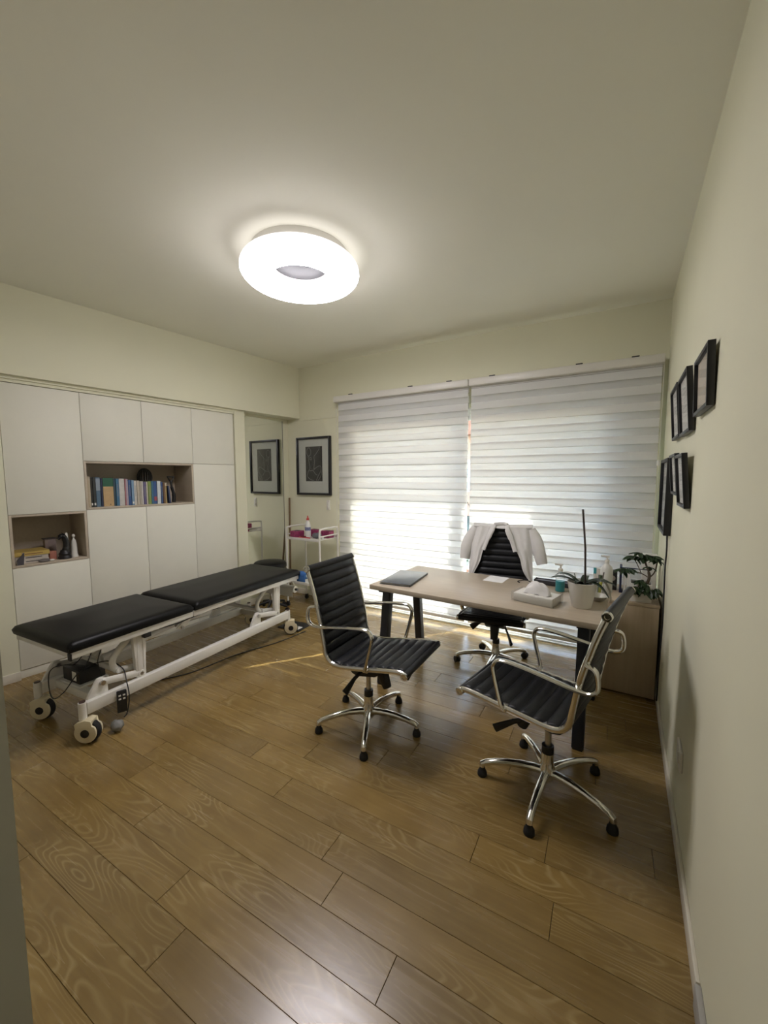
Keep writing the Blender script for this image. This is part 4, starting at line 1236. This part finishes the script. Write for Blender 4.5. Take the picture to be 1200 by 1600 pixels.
MB().grid(shoulder, 24, 10).build('shoulder_yoke', COATM, ct, smooth=80, thick=0.004)
for ya, yb_, s in ((0.048, 0.115, 1), (-0.078, -0.14, -1)):
    MB().tube(spline([(backx(1.1) + 0.030, ya * 0.8, 1.095), (backx(1.04) + 0.062, ya, 1.060), (backx(0.97) + 0.060, (ya + yb_) / 2, 0.985), (backx(0.88) + 0.058, yb_, 0.895)], 6), [0.010] * 6 + [0.013] * 6 + [0.010] * 7, 8, sx=1.8).build('lapel', COATM, ct)
MB().tube(spline([(backx(1.09) + 0.03, -0.07, 1.10), (backx(1.09) + 0.012, 0.0, 1.106), (backx(1.09) + 0.03, 0.04, 1.10)], 6), 0.015, 8).build('collar', COATM, ct)
for s, dxs in ((1, 0.0), (-1, 0.01)):
    ps = spline([(backx(1.05) - 0.005, s * 0.222, 1.062), (backx(1.0) + 0.0, s * 0.262, 0.985), (backx(0.9) + 0.0, s * 0.290, 0.90), (backx(0.8) - 0.005, s * (0.318 if s > 0 else 0.30), 0.80)], 8)
    k = len(ps)
    MB().tube(ps, [0.040 + 0.012 * math.sin(PI * i / k) for i in range(k)], 14, sx=0.9).build('sleeve', COATM, ct)

# ------------------------------------------------------------------ desk
DR = math.radians(-2.0)
DCN = (-0.79, 2.672, 0)
dk = thing('desk', 'pale oak desk top on dark splayed metal legs', 'desk', DCN, DR)
DWX, DWY, DZ = 0.725, 0.362, 0.74
MB().bb(-DWX, DWX, -DWY, DWY, DZ - 0.032, DZ).build('desk_top', DESKW, dk, bevel=0.0015)
for x in (-0.66, 0.635):
    for s in (-1, 1):
        M = Matrix(((0, 0, 1, x - 0.03), (1, 0, 0, 0), (0, 1, 0, 0), (0, 0, 0, 1))) @ Matrix.Scale(0.06, 4, (0, 0, 1))
        MB().prism([(s * 0.185, 0.676), (s * 0.245, 0.676), (s * 0.325, 0.006), (s * 0.275, 0.006)], M).build('leg', NAVY, dk, bevel=0.004)
        MB().box((x, s * 0.300, 0.003), (0.05, 0.045, 0.006)).build('foot_pad', RUBBER, dk)
    MB().bb(x - 0.03, x + 0.03, -0.30, 0.30, 0.677, 0.7078).build('cross_beam', NAVY, dk, bevel=0.003)
for y in (-0.16, 0.16):
    MB().bb(-0.63, 0.605, y - 0.02, y + 0.02, 0.680, 0.7075).build('apron_rail', NAVY, dk, bevel=0.003)
ZD = DZ + 0.0004


def rot_thing(name, label, cat, x, y, rz=0.0, z=ZD, group=None):
    return thing(name, label, cat, (x, y, z), rz, group)


t = rot_thing('folder', 'dark blue-grey document folder at the left end of the desk', 'folder', -1.385, 2.60, math.radians(7))
FOLD = mat('slate_folder', (0.045, 0.055, 0.072), 0.28, var=0.2, scale=9, coat=0.3)
MB().bb(-0.115, 0.115, -0.20, 0.20, 0, 0.003).bb(-0.115, 0.115, -0.20, 0.20, 0.012, 0.015).bb(0.111, 0.115, -0.20, 0.20, 0.003, 0.012).build('cover', FOLD, t, bevel=0.001)
MB().bb(-0.108, 0.110, -0.192, 0.192, 0.0032, 0.0118).build('sheets', PAPER, t, smooth=0)
t = rot_thing('paper_sheet', 'white sheet of paper in front of the desk chair', 'paper', -0.795, 2.935, math.radians(-3))
MB().bb(-0.072, 0.072, -0.085, 0.09, 0, 0.0015).build('sheet', mat('bright_paper', (0.86, 0.86, 0.85), 0.7, var=0.01), t, smooth=0)
t = rot_thing('tissue_box', 'clear-lidded white tissue box with tissue sticking out', 'tissue box', -0.435, 2.535, math.radians(-12))
MB().bb(-0.118, 0.118, -0.075, 0.075, 0, 0.050).build('carton', mat('white_card', (0.76, 0.74, 0.68), 0.5, var=0.02), t, bevel=0.005)
q = MB().bb(-0.127, 0.127, -0.083, -0.080, 0, 0.056).bb(-0.127, 0.127, 0.080, 0.083, 0, 0.056).bb(-0.127, -0.124, -0.08, 0.08, 0, 0.056).bb(0.124, 0.127, -0.08, 0.08, 0, 0.056)
q.build('clear_case', CLEARP, t)


def tis(u, v):
    x = -0.075 + 0.15 * u
    y = (v - 0.5) * 0.085
    z = 0.0505 + 0.072 * math.sin(PI * min(1, u * 1.02)) ** 0.55 * (1 - (2 * v - 1) ** 2) ** 0.55 + 0.005 * math.sin(13 * u + 7 * v)
    return (x + 0.015 * math.sin(5 * v), y, max(0.0505, z))


MB().grid(tis, 22, 14).build('tissue', COATM, t, smooth=80, thick=0.001)
t = rot_thing('sanitizer_bottle', 'clear pump bottle with turquoise gel beside the orchid pot', 'bottle', -0.345, 2.84, 0)
MB().lathe([(0.028, 0), (0.031, 0.004), (0.031, 0.092), (0.026, 0.112), (0.012, 0.128), (0.012, 0.136)], 22).build('bottle', CLEARP, t)
MB().lathe([(0.026, 0.003), (0.0285, 0.006), (0.0285, 0.068), (0.026, 0.070)], 22).build('gel', colour('turquoise_gel', (0.03, 0.30, 0.34), 0.3), t)
MB().lathe([(0.015, 0.136), (0.015, 0.152), (0.006, 0.155), (0.005, 0.178)], 16).tube([(0.012, 0, 0.178), (-0.035, -0.01, 0.180)], 0.006, 8).build('pump', CERAMIC, t)
t = rot_thing('pump_bottle', 'tall white pump bottle at the back of the desk', 'bottle', -0.082, 2.965, 0)
MB().lathe([(0.033, 0), (0.036, 0.005), (0.036, 0.150), (0.030, 0.172), (0.013, 0.190), (0.013, 0.205)], 22).build('bottle', mat('milky_plastic', (0.72, 0.72, 0.68), 0.35), t)
MB().lathe([(0.014, 0.205), (0.012, 0.218), (0.005, 0.220), (0.005, 0.238)], 16).tube([(0.014, 0, 0.238), (-0.036, 0, 0.240)], 0.006, 8).build('pump', CERAMIC, t)
t = rot_thing('pen_cup', 'dark cup of brushes and sticks in front of the white pump bottle', 'cup', -0.118, 2.865, 0)
MB().lathe([(0.026, 0), (0.030, 0.09), (0.0275, 0.09), (0.0245, 0.006)], 20, capt=True).build('cup', CLEARP, t)
for k, (dx, dy, hh, cl, rr, nm) in enumerate(((-0.014, 0.0, 0.15, (0.70, 0.70, 0.68), 0.005, 'brush'), (0.004, -0.008, 0.135, (0.06, 0.10, 0.05), 0.010, 'marker'), (0.012, 0.008, 0.15, (0.25, 0.22, 0.20), 0.004, 'stick'), (0.0, 0.012, 0.13, (0.05, 0.06, 0.08), 0.007, 'marker'), (0.006, -0.014, 0.10, (0.50, 0.50, 0.08), 0.008, 'marker'))):
    p_ = MB().tube([(dx * 0.5, dy * 0.5, 0.008), (dx * 1.9, dy * 1.6, hh)], rr, 8).build(nm, mat('cup_item_%d' % k, cl, 0.5), t)
    if k == 0:
        MB().box((dx * 1.9, dy * 1.6, hh + 0.008), (0.016, 0.014, 0.036)).build('brush_head', colour('aqua_bristle', (0.05, 0.36, 0.42), 0.6), p_)
t = rot_thing('bowl', 'small silver bowl behind the orchid pot', 'bowl', -0.118, 2.735, 0)
MB().lathe([(0.025, 0), (0.030, 0.003), (0.062, 0.034), (0.064, 0.036), (0.060, 0.036), (0.028, 0.006), (0.001, 0.005)], 28, capt=False).build('bowl', STEEL, t)
t = rot_thing('tray', 'long black tray along the far edge of the desk', 'tray', -0.345, 2.975, math.radians(-3))
MB().bb(-0.185, 0.185, -0.035, 0.035, 0, 0.006).bb(-0.185, 0.185, -0.035, -0.030, 0, 0.032).bb(-0.185, 0.185, 0.030, 0.035, 0, 0.032).bb(-0.185, -0.180, -0.03, 0.03, 0, 0.032).bb(0.18, 0.185, -0.03, 0.03, 0, 0.032).build('tray', colour('dark_grey_plastic', (0.03, 0.031, 0.036), 0.4), t, bevel=0.002)
MB().bb(-0.17, 0.17, -0.025, 0.025, 0.0065, 0.026).build('contents', colour('grey_blue_pad', (0.16, 0.17, 0.20), 0.6), t, bevel=0.003)
t = rot_thing('charger_cable', 'short black cable curled on the desk beside the coat', 'cable', -0.59, 2.955, 0)
MB().tube(spline([(-0.03, -0.045, 0.004), (-0.05, -0.01, 0.004), (-0.03, 0.02, 0.006), (0.0, 0.03, 0.010), (0.03, 0.02, 0.004), (0.04, 0.0, 0.004)]), 0.0035, 8).build('cable', BLACKP, t)
MB().box((-0.002, 0.03, 0.012), (0.03, 0.012, 0.012)).build('plug', BLACKP, t, bevel=0.003)

# orchid
t = rot_thing('orchid', 'orchid without flowers in a white tapered pot with a tall stick', 'plant', -0.192, 2.560, 0)
MB().lathe([(0.050, 0), (0.053, 0.003), (0.079, 0.142), (0.081, 0.150), (0.076, 0.150), (0.070, 0.125), (0.001, 0.124)], 36, capt=False).build('pot', CERAMIC, t)
MB().lathe([(0.001, 0.1245), (0.0695, 0.1265), (0.001, 0.132)], 24, capb=False, capt=False).build('soil', SOIL, t)
MB().tube([(0.015, 0.01, 0.125), (0.008, 0.0, 0.35), (-0.012, -0.005, 0.572)], 0.0055, 8).build('support_stick', colour('dark_stick', (0.05, 0.035, 0.03), 0.6), t)
MB().tube(spline([(-0.02, 0.0, 0.125), (-0.035, 0.0, 0.16), (-0.045, 0.0, 0.195)]), 0.002, 6).build('flower_stem', LEAF, t)
OLEAF = mat('orchid_leaf', (0.020, 0.034, 0.020), 0.35, var=0.3, scale=20)


def strap(az, L, w, rise, droop):
    def fn(u, v):
        r = 0.01 + L * u
        ww = w * math.sin(PI * min(1, 0.12 + 0.88 * u) ** 0.8) ** 0.6 if u < 0.999 else 0.001
        zz = 0.135 + rise * math.sin(PI * 0.62 * u) - droop * u * u
        a = (v - 0.5) * 2
        return (r * math.cos(az) - a * ww * math.sin(az), r * math.sin(az) + a * ww * math.cos(az), zz + 0.25 * ww * a * a)
    MB().grid(fn, 12, 4).build('leaf', OLEAF, t, smooth=80, thick=0.002)


for a in ((200, 0.165, 0.022, 0.045, 0.010), (165, 0.15, 0.018, 0.060, 0.030), (-8, 0.165, 0.022, 0.045, 0.025), (20, 0.17, 0.019, 0.055, 0.060), (250, 0.08, 0.018, 0.035, 0.015), (80, 0.11, 0.019, 0.045, 0.02), (-28, 0.15, 0.016, 0.05, 0.09)):
    strap(math.radians(a[0]), *a[1:])
for k in range(3):
    MB().tube(spline([(0.04, 0.01, 0.14), (0.10, 0.02 * k, 0.165), (0.135, 0.025 * k, 0.12), (0.15, 0.03 * k - 0.02, 0.06)]), 0.0022, 6).build('aerial_root', colour('root_grey', (0.30, 0.29, 0.24), 0.7), t)

# ------------------------------------------------------------------ storage cabinet and what stands on it
t = thing('storage_cabinet', 'low oak storage cabinet against the right wall', 'cabinet', (-0.06, 3.37, 0))
ZC = 0.655
MB().bb(-0.14, 0.285, -0.235, 0.23, 0.012, ZC - 0.02).build('carcass', STORW, t, bevel=0.001)
MB().bb(-0.142, 0.287, -0.256, 0.232, ZC - 0.0195, ZC).build('top_panel', STORW, t, bevel=0.001)
MB().bb(-0.139, 0.284, -0.254, -0.2355, 0.014, ZC - 0.022).build('door', STORW, t, bevel=0.001)
MB().bb(-0.13, 0.275, -0.22, 0.22, 0, 0.0118).build('base', BLACKP, t)
ZC += 0.0004
t = thing('planter', 'leafy bonsai plant in a white square pot on the storage cabinet', 'plant', (0.118, 3.205, ZC))
q = MB()
q.bb(-0.062, 0.062, -0.055, -0.050, 0, 0.125).bb(-0.062, 0.062, 0.050, 0.055, 0, 0.125).bb(-0.062, -0.057, -0.05, 0.05, 0, 0.125).bb(0.057, 0.062, -0.05, 0.05, 0, 0.125).bb(-0.057, 0.057, -0.05, 0.05, 0, 0.006)
q.build('pot', CERAMIC, t, bevel=0.0015)
MB().bb(-0.0565, 0.0565, -0.0495, 0.0495, 0.09, 0.110).build('soil', SOIL, t, smooth=0)
MB().bb(-0.030, 0.034, -0.0562, -0.0552, 0.086, 0.100).build('slot_mark', BLACKP, t, smooth=0)
br = MB()
br.tube(spline([(0.03, 0, 0.10), (0.045, 0.0, 0.16), (0.04, 0.01, 0.20), (0.02, 0.02, 0.26), (0.02, 0.02, 0.30)]), [0.009] * 16 + [0.006] * 17, 8)
br.tube(spline([(0.045, 0, 0.16), (0.0, 0.0, 0.185), (-0.06, 0.01, 0.19), (-0.11, 0.01, 0.195)]), 0.0035, 7)
br.tube(spline([(0.0, 0.0, 0.185), (-0.03, 0.02, 0.25), (-0.05, 0.02, 0.285)]), 0.003, 7)
br.tube(spline([(0.045, 0, 0.16), (0.075, 0.02, 0.20), (0.09, 0.03, 0.28)]), 0.004, 7)
br.tube(spline([(0.03, 0, 0.12), (0.05, -0.03, 0.10), (0.07, -0.05, 0.06)]), 0.003, 7)
br.tube(spline([(0.03, 0, 0.12), (0.0, -0.05, 0.13), (-0.03, -0.075, 0.08)]), 0.003, 7)
br.build('trunk', BARK, t)
lm = MB().grid(lambda u, v: (0.052 * u, (v - 0.5) * 2 * 0.0125 * math.sin(PI * min(0.995, max(0.03, u)) ** 0.85) ** 0.7, -0.010 * u * u + 0.004 * abs(v - 0.5) * 2), 7, 4)
leaf_me = lm.mesh('leaf', smooth=80, thick=0.0008)
leaf_me.materials.append(LEAF)
rl = random.Random(3)


def whorl(c, n, sc=1.0, tilt=0.35, rot=0.0):
    for k in range(n):
        o = link('leaf', leaf_me, t, c)
        az = rot + 2 * PI * k / n + rl.uniform(-0.25, 0.25)
        o.rotation_euler = (Matrix.Rotation(az, 4, 'Z') @ Matrix.Rotation(tilt + rl.uniform(-0.3, 0.35), 4, 'Y') @ Matrix.Rotation(rl.uniform(-0.5, 0.5), 4, 'X')).to_euler()
        s_ = sc * rl.uniform(1.0, 1.45)
        o.scale = (s_, s_, s_)


for c, n, s_ in (((0.02, 0.02, 0.305), 9, 1.05), ((0.065, 0.03, 0.300), 8, 1.0), ((-0.05, 0.02, 0.292), 8, 1.05), ((-0.015, 0.01, 0.32), 7, 1.0), ((0.085, 0.03, 0.285), 6, 0.9),
                 ((-0.115, 0.01, 0.20), 9, 0.95), ((-0.075, 0.0, 0.205), 8, 0.95), ((0.045, -0.01, 0.235), 3, 0.8),
                 ((-0.005, -0.045, 0.145), 8, 1.0), ((0.03, -0.05, 0.125), 6, 1.0), ((0.07, -0.055, 0.092), 8, 0.9), ((-0.03, -0.075, 0.105), 8, 0.85), ((-0.045, -0.078, 0.085), 6, 0.8), ((0.035, -0.07, 0.095), 6, 1.0), ((0.090, -0.03, 0.095), 6, 0.85)):
    whorl(c, n, s_, 0.55 if c[2] < 0.2 else 0.3, rl.uniform(0, 2))
t = thing('letter_holder', 'dark blue upright holder beside the white square pot', 'holder', (0.075, 3.40, ZC))
MB().bb(-0.085, -0.070, -0.06, 0.06, 0, 0.19).bb(-0.07, 0.10, -0.06, 0.06, 0, 0.006).bb(-0.07, 0.09, -0.06, -0.056, 0.183, 0.190).build('stand', colour('navy_plastic', (0.012, 0.016, 0.06), 0.4), t, bevel=0.001)
MB().bb(-0.060, -0.045, -0.05, 0.05, 0.0065, 0.16).bb(-0.04, -0.02, -0.05, 0.05, 0.0065, 0.15).build('papers', PAPER, t, smooth=0)
t = thing('carton', 'tall white carton behind the leafy plant', 'box', (0.175, 3.50, ZC))
MB().bb(-0.045, 0.045, -0.04, 0.04, 0, 0.27).build('body', mat('white_card', (0.76, 0.74, 0.68), 0.5), t, bevel=0.002)
MB().bb(-0.046, 0.046, -0.041, 0.041, 0.2702, 0.275).build('lid', PAPER, t, bevel=0.001)
t = thing('carton', 'small white carton between pump bottle and storage cabinet end', 'box', (-0.150, 3.40, ZC))
MB().bb(-0.03, 0.05, -0.03, 0.03, 0, 0.15).build('body', mat('white_card', (0.76, 0.74, 0.68), 0.5), t, bevel=0.002)
MB().bb(-0.031, 0.051, -0.031, 0.031, 0.1502, 0.155).build('lid', PAPER, t, bevel=0.001)
t = thing('speaker', 'small black gadget beside the small white carton', 'gadget', (-0.055, 3.42, ZC))
MB().bb(-0.03, 0.03, -0.03, 0.03, 0, 0.14).build('body', BLACKP, t, bevel=0.006)
MB().lathe([(0.02, 0), (0.02, 0.004), (0.014, 0.002)], 18, M=Matrix.Translation((0, -0.0302, 0.09)) @ Matrix.Rotation(PI / 2, 4, 'X')).build('knob', STEEL, t)

# ------------------------------------------------------------------ shrub on the balcony whose shadow falls on the left blind
t = thing('shrub', 'leafy potted shrub outside the left blind', 'plant', (-1.45, 4.75, 0.0))
MB().lathe([(0.14, 0), (0.20, 0.36), (0.22, 0.38), (0.18, 0.38), (0.17, 0.33), (0.001, 0.33)], 24, capt=False).build('pot', colour('terracotta_pot', (0.35, 0.15, 0.08), 0.8), t)
rs = random.Random(11)
st = MB()
tips = []
for k in range(9):
    a = rs.uniform(0, 2 * PI)
    L = rs.uniform(0.5, 0.95)
    e = Vector((-0.15 + 0.5 * math.cos(a) * L, 0.25 * math.sin(a), 0.35 + L * 0.75))
    ps = spline([(0, 0, 0.3), (e.x * 0.4, e.y * 0.4, 0.35 + (e.z - 0.35) * 0.55), e], 6)
    st.tube(ps, 0.006, 6)
    tips += ps[6:]
ps = spline([(0.0, 0.0, 0.5), (-0.05, 0, 0.9), (-0.25, 0, 1.25), (-0.38, 0, 1.45), (-0.40, 0, 1.62)], 6)
st.tube(ps, 0.007, 6)
tips += ps[14:] * 2
st.build('stems', BARK, t)
sl = MB()
for p in tips:
    for k in range(4):
        c = p + Vector((rs.gauss(0, 0.05), rs.gauss(0, 0.05), rs.gauss(0, 0.045)))
        ax = Vector((rs.uniform(-1, 1), rs.uniform(-1, 1), rs.uniform(-0.6, 0.6))).normalized()
        bx = ax.orthogonal().normalized()
        L = rs.uniform(0.014, 0.026)
        sl.add([c - ax * L, c + bx * L * 0.5, c + ax * L, c - bx * L * 0.5], [(0, 1, 2, 3)])
o = sl.build('foliage', LEAF, t, smooth=0)
o['kind'] = 'stuff'
